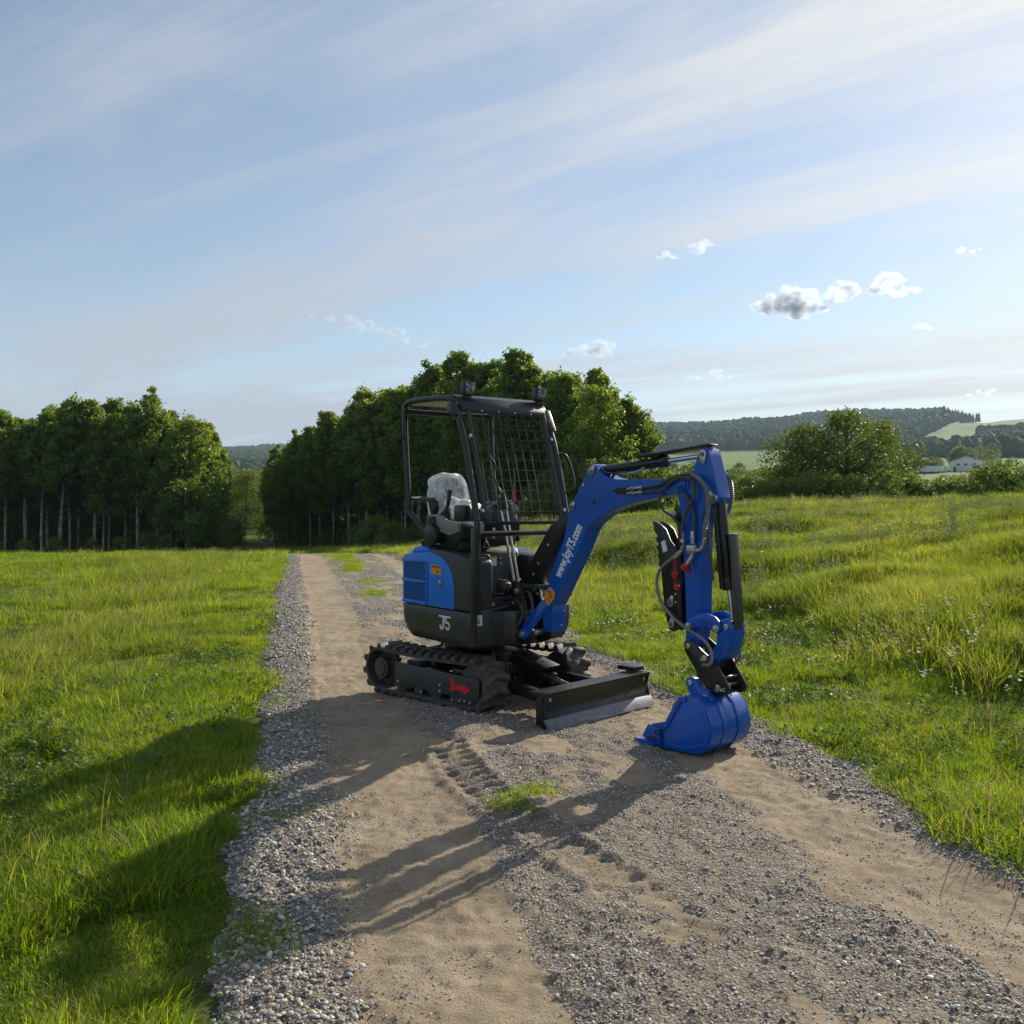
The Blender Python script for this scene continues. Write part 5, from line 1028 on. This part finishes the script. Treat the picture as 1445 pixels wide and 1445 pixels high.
part(MB().tube(catmull([(.585, .345, 1.84), (.60, .40, 1.842), (.612, .43, 1.80), (.655, .435, 1.70), (.680, .43, 1.62), (.688, .40, 1.575), (.672, .35, 1.555)], 5), .0115, 10), 'grab_handle', M_black, FU)
# ---- boom swing post
sw = MB(); sw.prof([(-.36, .50), (-.05, .47), (.03, .50), (.04, .56), (.0, .61), (-.04, .66), (-.06, .80), (-.08, .87), (-.13, .885), (-.17, .85), (-.18, .74), (-.30, .70), (-.36, .64)], -.105, -.075); sw.prof([(-.36, .50), (-.05, .47), (.03, .50), (.04, .56), (.0, .61), (-.04, .66), (-.06, .80), (-.08, .87), (-.13, .885), (-.17, .85), (-.18, .74), (-.30, .70), (-.36, .64)], .075, .105)
sw.cyl((-.28, 0, .47), (-.28, 0, .72), .085, 28); sw.box((-.20, 0, .60), (.20, .17, .10))
spo = part(sw, 'swing_post', M_black, FB, bevel=.008)
part(MB().cyl((-.28, 0, .72), (-.28, 0, .75), .05, 20), 'swing_pin', M_zinc, FB, spo, bevel=.004)
part(MB().cyl((-.117, -.125, .845), (-.117, .125, .845), .020, 18), 'pin', M_zinc, FB, spo, bevel=.002)
part(MB().cyl((-.043, -.150, .548), (-.043, .14, .548), .022, 20), 'pin', M_zinc, FB, spo, bevel=.002)
part(MB().cyl((-.10, -.12, .552), (-.32, -.20, .545), .012, 12), 'swing_cylinder_rod', M_chrome, FB, spo)
for i, pth in enumerate([[(-.30, -.06, .78), (-.20, -.09, .80), (-.10, -.10, .76), (-.06, -.11, .68), (-.10, -.13, .60), (-.25, -.12, .56)], [(-.30, .0, .80), (-.18, -.03, .86), (-.06, -.05, .84), (-.01, -.06, .74), (.0, -.08, .66)], [(-.32, .05, .78), (-.16, .04, .83), (-.02, .03, .80), (.06, .02, .70)], [(-.34, -.15, .74), (-.22, -.17, .72), (-.15, -.16, .62), (-.2, -.14, .52), (-.3, -.12, .48)]]):
    part(MB().tube(catmull(pth, 6), .011, 8), 'hydraulic_hose', M_hose, FB)
part(MB().tube([(-.01, -.05, .86), (.03, -.06, .90), (.06, -.06, .90), (.09, -.06, .80), (.10, -.06, .70)], .008, 8), 'hose_pipe', M_zinc, FB)
part(MB().box((-.01, .0, .885), (.20, .16, .03)), 'step_bracket', M_char, FB, bevel=.004)
# ---- boom
BP = [(.10, .72), (.119, .813), (.16, .90), (.19, .99), (.228, 1.078), (.27, 1.15), (.306, 1.22), (.335, 1.33), (.36, 1.43), (.386, 1.478), (.424, 1.53), (.48, 1.62), (.524, 1.69), (.545, 1.722), (.572, 1.738), (.600, 1.728), (.622, 1.70), (.66, 1.668), (.71, 1.645), (.78, 1.632), (1.0, 1.628), (1.25, 1.630), (1.325, 1.630), (1.352, 1.608), (1.352, 1.572), (1.325, 1.549), (1.27, 1.536), (1.10, 1.512), (.949, 1.487), (.84, 1.462), (.74, 1.432), (.66, 1.398), (.58, 1.352), (.536, 1.316), (.50, 1.262), (.455, 1.17), (.40, 1.08), (.317, .945), (.258, .85), (.19, .75), (.172, .66), (.165, .60), (.11, .60)]
bo = part(MB().prof(BP, -.072, .072), 'boom', M_blue, FB, bevel=.006, seg=2, ang=20)
for sg in (-1, 1):
    P0, P1 = -.072 * sg * -1, None
    mb = MB(); pf = [(-.070, .560), (-.055, .525), (-.025, .515), (.0, .53), (.035, .60), (.10, .68), (.16, .745), (.150, .80), (.115, .80), (.09, .775), (.0, .665), (-.055, .595)]
    n = len(pf); lat_ = lambda s: sg * (.118 - .048 * min(max((s - .0) / .16, 0), 1))
    a = [(s, lat_(s), z) for s, z in pf]; b = [(s, lat_(s) - sg * .022, z) for s, z in pf]
    mb.loft([a, b]); fk = part(mb, 'boom_foot', M_blue, FB, bo, bevel=.004)
    part(MB().cyl((-.043, sg * .092, .548), (-.043, sg * .124, .548), .040, 24), 'eye', M_blue, FB, fk, bevel=.003)
    part(MB().cyl((-.043, sg * .118, .548), (-.043, sg * .132, .548), .022, 20), 'pin_cap', M_zinc, FB, fk, bevel=.002)
part(MB().prof([(.10, .575), (.185, .575), (.195, .76), (.12, .74)], -.06, .085), 'foot_plate', M_blue, FB, bo, bevel=.006)
bolt_set([(.198, .05, .72), (.186, .03, .62)], FB, bo, axis=(1, 0, 0), r=.009, h=.006)
# lettering on the boom
dx, dz = .465 - .258, 1.328 - .972; ang = math.atan2(dz, dx)
tm = plane_m(FB, .277, -.0735, .957, ang)
t = text_obj('www.JoyT5.com', 'boom_lettering', M_white, tm, .098, bo, sx=.60, bold=.0028, shear=.12); t['label'] = 'white slanted lettering www.JoyT5.com'
me = t.data; xs = [(tm.inverted() @ v.co).x for v in me.vertices]; Lw = max(xs) - min(xs); want = math.hypot(dx, dz) * 1.0
me.transform(tm @ Matrix.Diagonal((want / Lw, 1, 1, 1)) @ tm.inverted())
sticker = [(.181, .894), (.229, .858), (.222, .815), (.164, .761), (.119, .813), (.135, .845)]
wk = part(MB().prof(sticker, -.0755, -.0735), 'warning_sticker', M_orange, FB, bo, label='orange warning sticker on the lower boom')
for P in ([(.165, .868), (.195, .850), (.205, .826), (.180, .822), (.172, .845), (.165, .868)], [(.150, .815), (.175, .795), (.168, .788)]): 
    mbk = MB(); stroke(P, .006, -.0765, -.0757, mbk); part(mbk, 'print_line', M_inkblack, FB, bo, smooth=False)
for (s, z, r1, aa) in ((.569, 1.688, .026, 60), (.392, 1.452, .024, 55)):
    ca, sa = math.cos(R(aa)), math.sin(R(aa)); pts = [(s + ca * a - sa * b, z + sa * a + ca * b) for a, b in circ(0, 0, r1, 90, 270, 10) + circ(.028, 0, r1 * .62, -90, 90, 8)]
    pc = part(MB().prof(pts, -.082, -.074), 'pin_plate', M_zinc, FB, bo, bevel=.002); part(MB().cyl((s, -.082, z), (s, -.090, z), .012, 14), 'pin', M_steel, FB, pc)
part(MB().cyl((.590, -.0745, 1.482), (.590, -.0725, 1.482), .016, 16), 'boom_hole', M_inkblack, FB, bo)
part(MB().cyl((.500, -.082, 1.60), (.500, -.072, 1.60), .010, 12), 'grease_fitting', M_zinc, FB, bo)
part(MB().prof([(.755, 1.560), (.79, 1.575), (.90, 1.578), (.90, 1.530), (.80, 1.535)], -.0755, -.071), 'hose_opening', M_inkblack, FB, bo)
# boom cylinder with its guard
bcy = part(MB().cyl((-.117, 0, .845), (.19, 0, 1.22), .036, 24).cyl((-.117, -.035, .845), (-.117, .035, .845), .045, 20), 'boom_cylinder', M_black, FB, bevel=.003)
part(MB().cyl((.18, 0, 1.21), (.386, 0, 1.452), .018, 16), 'rod', M_chrome, FB, bcy)
part(MB().prof([(-.165, .90), (-.10, .86), (.03, .905), (.16, 1.10), (.255, 1.22), (.385, 1.405), (.365, 1.43), (.31, 1.405), (.18, 1.335), (.16, 1.325)], -.052, .052), 'cylinder_guard', M_black, FB, bcy, bevel=.012)
bolt_set([(.145, -.053, 1.185), (.05, -.053, 1.05), (.0, -.053, .97)], FB, bcy, r=.010, h=.008)
# arm cylinder on top
acy = part(MB().cyl((.569, 0, 1.690), (1.10, 0, 1.738), .033, 24).cyl((1.09, 0, 1.737), (1.14, 0, 1.741), .038, 24), 'arm_cylinder', M_black, FB, bevel=.003)
part(MB().cyl((1.13, 0, 1.740), (1.452, 0, 1.768), .0165, 16), 'rod', M_chrome, FB, acy); part(MB().cyl((1.452, -.035, 1.768), (1.452, .035, 1.768), .034, 20), 'rod_end', M_black, FB, acy, bevel=.003)
part(MB().prof([(.90, 1.772), (.93, 1.792), (1.10, 1.800), (1.40, 1.830), (1.47, 1.838), (1.492, 1.83), (1.49, 1.818), (1.40, 1.812), (1.12, 1.783), (1.08, 1.760)], -.038, .038), 'rod_guard', M_black, FB, acy, bevel=.005)
part(MB().tube([(.78, -.03, 1.668), (.90, -.04, 1.672), (.965, -.045, 1.688), (.99, -.045, 1.706)], .008, 8), 'hose_pipe', M_zinc, FB, acy); part(MB().tube(catmull([(.70, -.02, 1.64), (.74, -.03, 1.672), (.80, -.03, 1.676), (.85, -.035, 1.675)], 4), .010, 8), 'hose', M_hose, FB, acy)
part(MB().tube([(.62, -.04, 1.71), (.67, -.05, 1.68), (.74, -.05, 1.668)], .007, 6), 'hose', M_hose, FB, acy)
# ---- arm
AP = [(1.250, 1.575), (1.262, 1.618), (1.30, 1.64), (1.355, 1.652), (1.380, 1.685), (1.415, 1.775), (1.432, 1.802), (1.455, 1.812), (1.48, 1.802), (1.500, 1.755), (1.528, 1.65), (1.552, 1.56), (1.562, 1.51), (1.552, 1.478), (1.520, 1.468), (1.475, 1.452), (1.450, 1.40), (1.438, 1.30), (1.432, .80), (1.420, .68), (1.392, .600), (1.360, .582), (1.330, .600), (1.325, .66), (1.328, .76), (1.318, 1.0), (1.290, 1.40), (1.268, 1.50)]
ar = part(MB().prof(AP, -.062, .062), 'arm', M_blue, FB, bevel=.006, seg=2, ang=20)
part(MB().cyl((1.300, -.080, 1.588), (1.300, .080, 1.588), .036, 22).cyl((1.300, -.088, 1.588), (1.300, .088, 1.588), .016, 14), 'pivot_boss', M_blue, FB, ar, bevel=.003)
def pinplate(s, z, aa, r1, ln, l, par):
    ca, sa = math.cos(R(aa)), math.sin(R(aa)); pts = [(s + ca * a - sa * b, z + sa * a + ca * b) for a, b in circ(0, 0, r1, 90, 270, 10) + circ(ln, 0, r1 * .6, -90, 90, 8)]
    pc = part(MB().prof(pts, l - .008, l), 'pin_plate', M_zinc, FB, par, bevel=.002); part(MB().cyl((s, l - .008, z), (s, l - .016, z), r1 * .5, 14), 'pin', M_steel, FB, pc)
pinplate(1.452, 1.772, -88, .026, .045, -.064, ar); pinplate(1.534, 1.508, 130, .024, .042, -.064, ar)
part(MB().prof([(1.355, 1.66), (1.44, 1.80), (1.47, 1.80), (1.52, 1.62), (1.545, 1.50), (1.52, 1.48), (1.46, 1.50), (1.40, 1.58)], .075, .087), 'arm_cheek', M_blue, FB, ar, bevel=.003)
# bucket cylinder behind the arm
kc = part(MB().cyl((1.528, 0, 1.508), (1.590, 0, 1.02), .033, 22).cyl((1.587, 0, 1.04), (1.597, 0, .965), .038, 22), 'bucket_cylinder', M_black, FB, bevel=.003)
part(MB().cyl((1.597, 0, .97), (1.622, 0, .77), .0165, 14), 'rod', M_chrome, FB, kc)
part(MB().cyl((1.624, -.05, .757), (1.624, .05, .757), .034, 20), 'rod_end', M_black, FB, kc, bevel=.003)
part(MB().prof([(1.595, 1.30), (1.632, 1.30), (1.672, .79), (1.66, .735), (1.635, .735), (1.648, .80), (1.622, 1.27)], -.042, .042), 'rod_guard', M_char, FB, kc, bevel=.005)
part(MB().prof([(1.50, 1.50), (1.53, 1.50), (1.59, .97), (1.56, .97)], -.046, -.034), 'hose_bracket', M_black, FB, kc, bevel=.002)
part(MB().tube(catmull([(1.46, -.04, 1.42), (1.485, -.06, 1.35), (1.50, -.06, 1.2), (1.525, -.06, 1.02)], 6), .009, 8), 'hose', M_hose, FB, kc)
# ---- links
lk = MB()
top = [(1.353, .748), (1.360, .725), (1.385, .718), (1.45, .745), (1.50, .752), (1.55, .720), (1.575, .718), (1.600, .74), (1.598, .775), (1.56, .81), (1.50, .828), (1.44, .818), (1.40, .795), (1.365, .775)]
for l in (-.098, .078): lk.prof(top, l, l + .020)
lko = part(lk, 'guide_link', M_blue, FB, bevel=.004, label='paired guide links')
lk2 = MB(); cur = [(1.560, .752), (1.575, .725), (1.590, .68), (1.588, .62), (1.565, .575), (1.530, .555), (1.500, .545), (1.485, .560), (1.490, .575), (1.515, .60), (1.540, .64), (1.545, .69), (1.535, .73)]
cur = [(1.575, .790), (1.545, .770), (1.545, .735), (1.562, .70), (1.556, .65), (1.532, .61), (1.495, .575), (1.492, .545), (1.515, .528), (1.56, .535), (1.605, .57), (1.640, .63), (1.655, .70), (1.658, .76), (1.645, .79), (1.62, .802)]
lk2.prof(cur, -.076, .076); part(lk2, 'bucket_link', M_blue, FB, bevel=.006)
for s, z in ((1.375, .742), (1.572, .745)): part(MB().cyl((s, -.108, z), (s, .108, z), .020, 18).cyl((s, -.116, z), (s, -.106, z), .013, 14), 'pin', M_zinc, FB, lko, bevel=.002)
part(MB().cyl((1.624, -.082, .757), (1.624, .082, .757), .018, 16), 'pin', M_zinc, FB, lko, bevel=.002)
# ---- thumb folded up along the arm
TP = [(1.061, 1.365), (1.085, 1.362), (1.125, 1.345), (1.165, 1.315), (1.200, 1.245), (1.245, 1.20), (1.264, 1.16), (1.275, 1.06), (1.286, .76), (1.262, .70), (1.225, .685), (1.19, .70), (1.171, .76), (1.155, .83), (1.128, 1.065), (1.108, 1.10), (1.122, 1.12), (1.100, 1.15), (1.114, 1.17), (1.094, 1.20), (1.108, 1.225), (1.086, 1.25), (1.10, 1.275), (1.076, 1.30)]
th = MB(); th.prof(TP, -.050, -.038); th.prof(TP, .028, .040); th.box((1.21, -.005, .95), (.05, .07, .35)); 
tho = part(th, 'thumb', M_black, FB, bevel=.002, label='black serrated bucket thumb folded up beside the arm')
part(MB().prof([(1.128, 1.235), (1.160, 1.250), (1.180, 1.185), (1.148, 1.170)], -.0525, -.0505), 'information_sticker', M_label, FB, tho)
pinplate(1.203, .860, 70, .024, .038, -.051, tho); pinplate(1.212, .730, 75, .022, .04, -.051, tho)
for z in (.87, .92): part(MB().cyl((1.245, -.051, z), (1.245, -.056, z), .007, 8), 'bolt', M_bolt, FB, tho)
tc_ = part(MB().cyl((1.255, 0, 1.44), (1.240, 0, 1.02), .024, 18), 'thumb_cylinder', M_black, FB, bevel=.003); part(MB().cyl((1.24, 0, 1.03), (1.236, 0, .84), .012, 12), 'rod', M_chrome, FB, tc_)
part(MB().prof([(1.24, 1.48), (1.29, 1.44), (1.29, 1.38), (1.25, 1.36), (1.215, 1.40)], -.05, .05), 'cylinder_lug', M_black, FB, tc_, bevel=.004); part(MB().cyl((1.236, -.058, 1.415), (1.236, -.048, 1.415), .017, 14), 'pin', M_zinc, FB, tc_)
# ---- hoses along boom and arm
def hose(P, r=.0095, m=None, name='hydraulic_hose', l=-.095, ribs=0, n=7, lab=None):
    pts = catmull([(s, (l if len(q) == 0 else q[0]), z) for (s, z, *q) in P], n)
    if ribs:
        Q = []
        for i in range(len(pts) - 1):
            d = (pts[i + 1] - pts[i]).length; k = max(1, int(d / .0045)); Q += [pts[i].lerp(pts[i + 1], j / k) for j in range(k)]
        pts = Q
    o = part(MB().tube(pts, r, 8, ribs=ribs), name, m or M_hose, FB); 
    if lab: o['label'] = lab
    return o
hose([(1.02, 1.577), (1.134, 1.589), (1.197, 1.614), (1.281, 1.643), (1.362, 1.652), (1.40, 1.648)], .010)
hose([(1.40, 1.648), (1.46, 1.618, -.11), (1.515, 1.55, -.115), (1.525, 1.47, -.115), (1.515, 1.40, -.11), (1.490, 1.33, -.10), (1.482, 1.27, -.09)], .0165, M_spiral, ribs=.72, lab='ribbed grey guard over the hose')
hose([(1.02, 1.545), (1.12, 1.553), (1.158, 1.545), (1.150, 1.49), (1.185, 1.435), (1.245, 1.40), (1.29, 1.35), (1.30, 1.30)])
hose([(1.18, 1.56), (1.22, 1.60), (1.30, 1.632), (1.362, 1.630), (1.408, 1.59), (1.405, 1.51), (1.355, 1.43), (1.326, 1.35), (1.323, 1.27), (1.323, 1.22)], .0105)
hose([(1.323, 1.20), (1.295, 1.18), (1.24, 1.136), (1.178, 1.091), (1.137, 1.03), (1.135, .944), (1.178, .854), (1.262, .777), (1.36, .722), (1.46, .697, -.13), (1.525, .663, -.135), (1.562, .61, -.135), (1.568, .565, -.135), (1.545, .530, -.13), (1.484, .522, -.11)], .010, M_spiral)
hose([(1.322, 1.546), (1.373, 1.48), (1.398, 1.398), (1.396, 1.299), (1.395, 1.24)], .0095, l=-.08)
hose([(1.482, 1.27), (1.470, 1.225), (1.445, 1.20), (1.415, 1.197)], .0105, M_zinc, 'hose_pipe', l=-.09)
hose([(1.476, 1.66), (1.515, 1.62), (1.530, 1.54), (1.520, 1.46), (1.490, 1.40)], .0155, M_spiral, l=.12, ribs=.72)
hose([(1.557, .640), (1.590, .60), (1.588, .55), (1.560, .52)], .009, M_spiral, l=.12)
for P in ([(.885, 1.568), (1.03, 1.578)], [(.885, 1.540), (1.03, 1.547)]):
    part(MB().tube([(P[0][0], -.085, P[0][1]), (P[1][0], -.095, P[1][1])], .0085, 10).cyl((P[0][0] + .03, -.087, P[0][1] + .002), (P[0][0] + .055, -.089, P[0][1] + .004), .014, 6).cyl((P[1][0] - .05, -.092, P[1][1] - .004), (P[1][0] - .015, -.094, P[1][1] - .001), .0135, 8), 'hose_fitting', M_zinc, FB, bo, bevel=.001)
for a, b in (((1.397, 1.31), (1.397, 1.235)), ((1.324, 1.30), (1.323, 1.20)), ((1.487, 1.34), (1.480, 1.275)), ((1.323, 1.195), (1.262, 1.150)), ((1.29, 1.165), (1.26, 1.145))):
    part(MB().tube([(a[0], -.093, a[1]), (b[0], -.093, b[1])], .0115, 8).cyl(((a[0] * .6 + b[0] * .4), -.093, (a[1] * .6 + b[1] * .4)), ((a[0] * .4 + b[0] * .6), -.093, (a[1] * .4 + b[1] * .6)), .015, 6), 'hose_fitting', M_zinc, FB, ar, bevel=.001)
vb = part(MB().box((1.390, -.085, 1.200), (.056, .045, .052)), 'valve_block', M_zinc, FB, ar, bevel=.003)
part(MB().tube([(1.397, -.09, 1.172), (1.385, -.095, 1.145), (1.355, -.10, 1.105)], .012, 10), 'coupling', M_zinc, FB, ar)
part(MB().tube([(1.362, -.10, 1.115), (1.330, -.10, 1.080)], .020, 14), 'dust_cap', M_red, FB, ar, bevel=.003, label='red dust cap on the hose coupling')
part(MB().tube(catmull([(1.335, -.10, 1.075), (1.36, -.10, 1.05), (1.395, -.10, 1.04), (1.41, -.10, 1.06), (1.40, -.10, 1.10), (1.385, -.10, 1.14)], 5), .003, 6), 'cap_strap', M_red, FB, ar)
part(MB().cyl((1.262, -.075, 1.045), (1.262, -.098, 1.04), .020, 14), 'dust_cap', M_red, FB, ar, bevel=.003)
part(MB().cyl((1.275, -.075, .970), (1.280, -.098, .966), .018, 14), 'dust_cap', M_red, FB, ar, bevel=.003)
part(MB().tube(catmull([(1.270, -.09, 1.155), (1.255, -.09, 1.10), (1.262, -.09, 1.05), (1.268, -.09, 1.01), (1.262, -.09, .985), (1.278, -.09, .968)], 5), .003, 6), 'cap_strap', M_red, FB, ar)
part(MB().tube(catmull([(1.276, -.09, 1.155), (1.272, -.09, 1.10), (1.266, -.09, 1.05)], 5), .0025, 6), 'cap_strap', M_red, FB, ar)
# ---- quick hitch
HP = [(1.335, .628), (1.350, .655), (1.375, .662), (1.42, .640), (1.47, .600), (1.545, .555), (1.585, .52), (1.665, .400), (1.655, .372), (1.60, .345), (1.57, .352), (1.50, .385), (1.432, .445), (1.428, .475), (1.40, .512), (1.350, .575)]
hh = MB(); hh.prof(HP, -.095, -.083); hh.prof([(1.335 + .02, .628), (1.375, .662), (1.47, .60), (1.555, .555), (1.66, .40), (1.65, .36), (1.60, .345), (1.50, .385), (1.432, .445), (1.36, .575)], .083, .095); hh.box((1.575, 0, .36), (.10, .17, .014), rot=(0, R(-8), 0)); hh.box((1.50, 0, .46), (.014, .17, .12), rot=(0, R(40), 0)); hh.cyl((1.60, -.09, .45), (1.60, .09, .45), .014, 12)
ho = part(hh, 'quick_hitch', M_black, FB, bevel=.0025)
for s, z, r in ((1.374, .620, .017), (1.491, .560, .019), (1.585, .402, .014)): part(MB().cyl((s, -.105, z), (s, .105, z), r, 18), 'pin', M_zinc, FB, ho, bevel=.002)
part(MB().prof([(1.455, .555), (1.475, .568), (1.480, .550), (1.465, .540)], -.098, -.0955), 'lug', M_zinc, FB, ho)
hm = plane_m(FB, 1.565, -.0965, .372, R(8)); text_obj('OPAC', 'maker_mark', M_label, hm, .030, ho, sx=.9, extrude=.0008)
# ---- bucket
SPF = [(1.130, .004), (1.178, .035), (1.200, .10), (1.278, .150), (1.400, .328), (1.430, .345), (1.520, .340), (1.575, .285), (1.612, .20), (1.618, .130), (1.590, .060), (1.540, .018), (1.470, .004), (1.30, .002)]
bk = MB()
for l in (-.200, .188): bk.prof(SPF, l, l + .012)
outer = [(1.120, .003), (1.30, .002), (1.470, .004), (1.540, .018), (1.590, .060), (1.618, .130), (1.612, .20), (1.575, .285), (1.520, .340), (1.430, .345)]
n = len(outer); inn = [(a - (.012 if a > 1.5 else 0) + (0), b + (.012 if b < .1 else (-.012 if b > .3 else 0))) for a, b in outer]
ring0 = outer + inn[::-1]
bk.prof(ring0, -.190, .190)
bko = part(bk, 'bucket', M_blue, FB, bevel=.003, ang=40)
for l in (-.075, .075):                                # wear straps round the back
    w = [(a + (.006 if a > 1.5 else 0), b - (.005 if b < .03 else 0) + (.004 if b > .3 else 0)) for a, b in outer]; ww = [(a - .004, b) for a, b in w]
    part(MB().prof([(a, max(b, .0005)) for a, b in w] + outer[::-1], l - .016, l + .016), 'wear_strap', M_blue, FB, bko, bevel=.001)
part(MB().prof([(1.30, .018), (1.46, .018), (1.585, .068), (1.608, .135), (1.60, .20), (1.57, .275), (1.545, .26), (1.575, .19), (1.58, .14), (1.56, .085), (1.45, .042), (1.30, .04)], -.207, -.201), 'side_rib', M_blue, FB, bko, bevel=.002)
part(MB().prof([(1.15, .06), (1.185, .135), (1.285, .165), (1.385, .33), (1.43, .34), (1.44, .31), (1.40, .30), (1.30, .13), (1.235, .10), (1.215, .05)], -.210, -.201), 'lip_reinforcement', M_blue, FB, bko, bevel=.002)
part(MB().prof([(1.118, .055), (1.165, .132), (1.250, .120), (1.262, .02), (1.20, .015), (1.155, .03)], -.222, -.211), 'side_cutter', M_blue, FB, bko, bevel=.003)
for s, z in ((1.185, .048), (1.222, .048), (1.235, .095)):
    part(MB().tube([(s + .013 * math.cos(a), -.2235, z + .013 * math.sin(a)) for a in [2 * math.pi * i / 14 for i in range(14)]], .0035, 6, closed=True), 'bolt_ring', M_inkblack, FB, bko)
for l in (-.196, -.065, .065, .196):
    t0 = MB(); t0.loft([[(1.20, l - .026, .0), (1.20, l + .026, .0), (1.20, l + .026, .038), (1.20, l - .026, .038)], [(1.13, l - .024, .0), (1.13, l + .024, .0), (1.13, l + .024, .034), (1.13, l - .024, .034)], [(1.045, l - .012, .016), (1.045, l + .012, .016), (1.045, l + .012, .022), (1.045, l - .012, .022)]]); part(t0, 'bucket_tooth', M_blue, FB, bko, bevel=.002)
EP = [(1.365, .400), (1.372, .428), (1.400, .440), (1.432, .425), (1.47, .385), (1.53, .365), (1.550, .30), (1.58, .20), (1.55, .18), (1.44, .30), (1.385, .345)]
for l in (-.080, .066): part(MB().prof(EP, l, l + .014), 'bucket_ear', M_blue, FB, bko, bevel=.003)
part(MB().prof(EP, -.112, -.082), 'bucket_ear', M_blue, FB, bko, bevel=.004); part(MB().prof(EP, .082, .112), 'bucket_ear', M_blue, FB, bko, bevel=.004)
for s, z in ((1.400, .405), (1.506, .330)): part(MB().cyl((s, -.122, z), (s, .122, z), .017, 16), 'pin', M_zinc, FB, bko, bevel=.002)
#>>#MACHINE
#CLOUDS
#<<
# ------------------------------------------------------------------ small cumulus clouds, far off
def clouds():
    m, nt, N, L, out = newmat('cloud_vapour'); pv = N('ShaderNodeVolumePrincipled'); pv.inputs['Color'].default_value = (.70, .78, .90, 1); pv.inputs['Anisotropy'].default_value = .50
    geo = N('ShaderNodeNewGeometry'); no = N('ShaderNodeTexNoise'); no.inputs['Scale'].default_value = .011; no.inputs['Detail'].default_value = 6; no.inputs['Roughness'].default_value = .62; L(geo.outputs['Position'], no.inputs[0])
    mr = N('ShaderNodeMapRange'); mr.interpolation_type = 'SMOOTHSTEP'; mr.inputs[1].default_value = .40; mr.inputs[2].default_value = .66; mr.inputs[4].default_value = .022; L(no.outputs[0], mr.inputs[0]); L(mr.outputs[0], pv.inputs['Density'])
    m.cycles.volume_step_rate = .6
    L(pv.outputs[0], out.inputs['Volume'])
    def puff(label, px, py, w, h, n, seed, flat=.6, tilt=0):
        r = np.random.default_rng(seed); D = 6200.; x, y = bearing(px, D); z = 1.5 + (706 - py) / 1334 * D; k = D / 1334.; W, Hh = w * k, h * k
        bm = bmesh.new()
        for i in range(n):
            u = (i + .5) / n * 2 - 1; f = (1 - abs(u) ** 1.8) * .8 + .2; rr = Hh * f * r.uniform(.30, .55)
            c = Vector((u * W * .46 + r.normal(0, W * .03), r.normal(0, W * .12), Hh * (r.uniform(-.25, .42) * f)))
            g = bmesh.ops.create_icosphere(bm, subdivisions=3, radius=1)
            for v in g['verts']:
                d = v.co.copy(); q = 1 + .95 * (float(vnoise(d.x * 2.2 + seed + i * 3, d.y * 2.2 + d.z * 2.6, seed)) - .5) + .60 * (float(vnoise(d.x * 6 + i, d.y * 6 + d.z * 7, seed + 3)) - .5)
                v.co = Vector((d.x * rr * 1.5 * q, d.y * rr * 1.3 * q, d.z * rr * q * (1 if d.z > 0 else flat))) + c
        me = bpy.data.meshes.new('cloud'); bm.to_mesh(me); bm.free(); me.materials.append(m)
        o = bpy.data.objects.new('cloud', me); COL.objects.link(o); o.location = (x, y, z); o.rotation_euler = (0, R(tilt), -math.atan2(x, y))
        rm = o.modifiers.new('merge', 'REMESH'); rm.mode = 'VOXEL'; rm.voxel_size = max(Hh * .035, 4)
        tag(o, label, 'cloud'); return o
    puff('largest grey bottomed cumulus of the three in a row at the right', 1108, 436, 108, 42, 9, 1)
    puff('middle cumulus, pointed at the top, between the two larger ones', 1181, 414, 52, 34, 5, 2)
    puff('right cumulus of the three in a row, ragged bright edges', 1254, 412, 88, 30, 7, 3)
    puff('long low cloud just above the tall grove', 836, 497, 104, 22, 8, 4)
    puff('small flat cloud between the grove and the right hand hill', 1001, 532, 72, 17, 6, 5)
    puff('small bright wisp of cloud high above the arm', 988, 352, 44, 18, 4, 6)
    puff('tiny scrap of cloud left of the high bright wisp', 940, 364, 34, 12, 3, 7)
    puff('tiny cloud high at the right edge', 1360, 356, 48, 12, 4, 8)
    puff('pale ragged cloud under the row of three, near the right edge', 1308, 465, 44, 12, 4, 9)
    puff('faint broken cloud just above the right hand hill', 1390, 556, 56, 11, 5, 10)
    puff('tiny puff of cloud alone in the blue at the left', 339, 470, 18, 9, 2, 11)
    puff('long thin white streak of cloud slanting down above the left end of the grove', 520, 467, 190, 19, 16, 12, tilt=12)
clouds()
# ------------------------------------------------------------------ haze over the valley
def haze():
    me = bpy.data.meshes.new('haze'); a, b0, b1, t = 9300, -9300, 9300, 262.
    V = [(x, y, z) for x in (-a, a) for y in (b0, b1) for z in (-60., t)]; me.from_pydata(V, [], [(0, 1, 3, 2), (4, 6, 7, 5), (0, 4, 5, 1), (2, 3, 7, 6), (0, 2, 6, 4), (1, 5, 7, 3)])
    m, nt, N, L, out = newmat('haze_air'); pv = N('ShaderNodeVolumePrincipled'); pv.inputs['Color'].default_value = (.62, .80, 1, 1); pv.inputs['Density'].default_value = .00014; pv.inputs['Anisotropy'].default_value = .0
    L(pv.outputs[0], out.inputs['Volume']); me.materials.append(m); o = bpy.data.objects.new('haze', me); COL.objects.link(o); tag(o, 'thin summer haze over the valley', kind='stuff')
haze()
#>>#CLOUDS
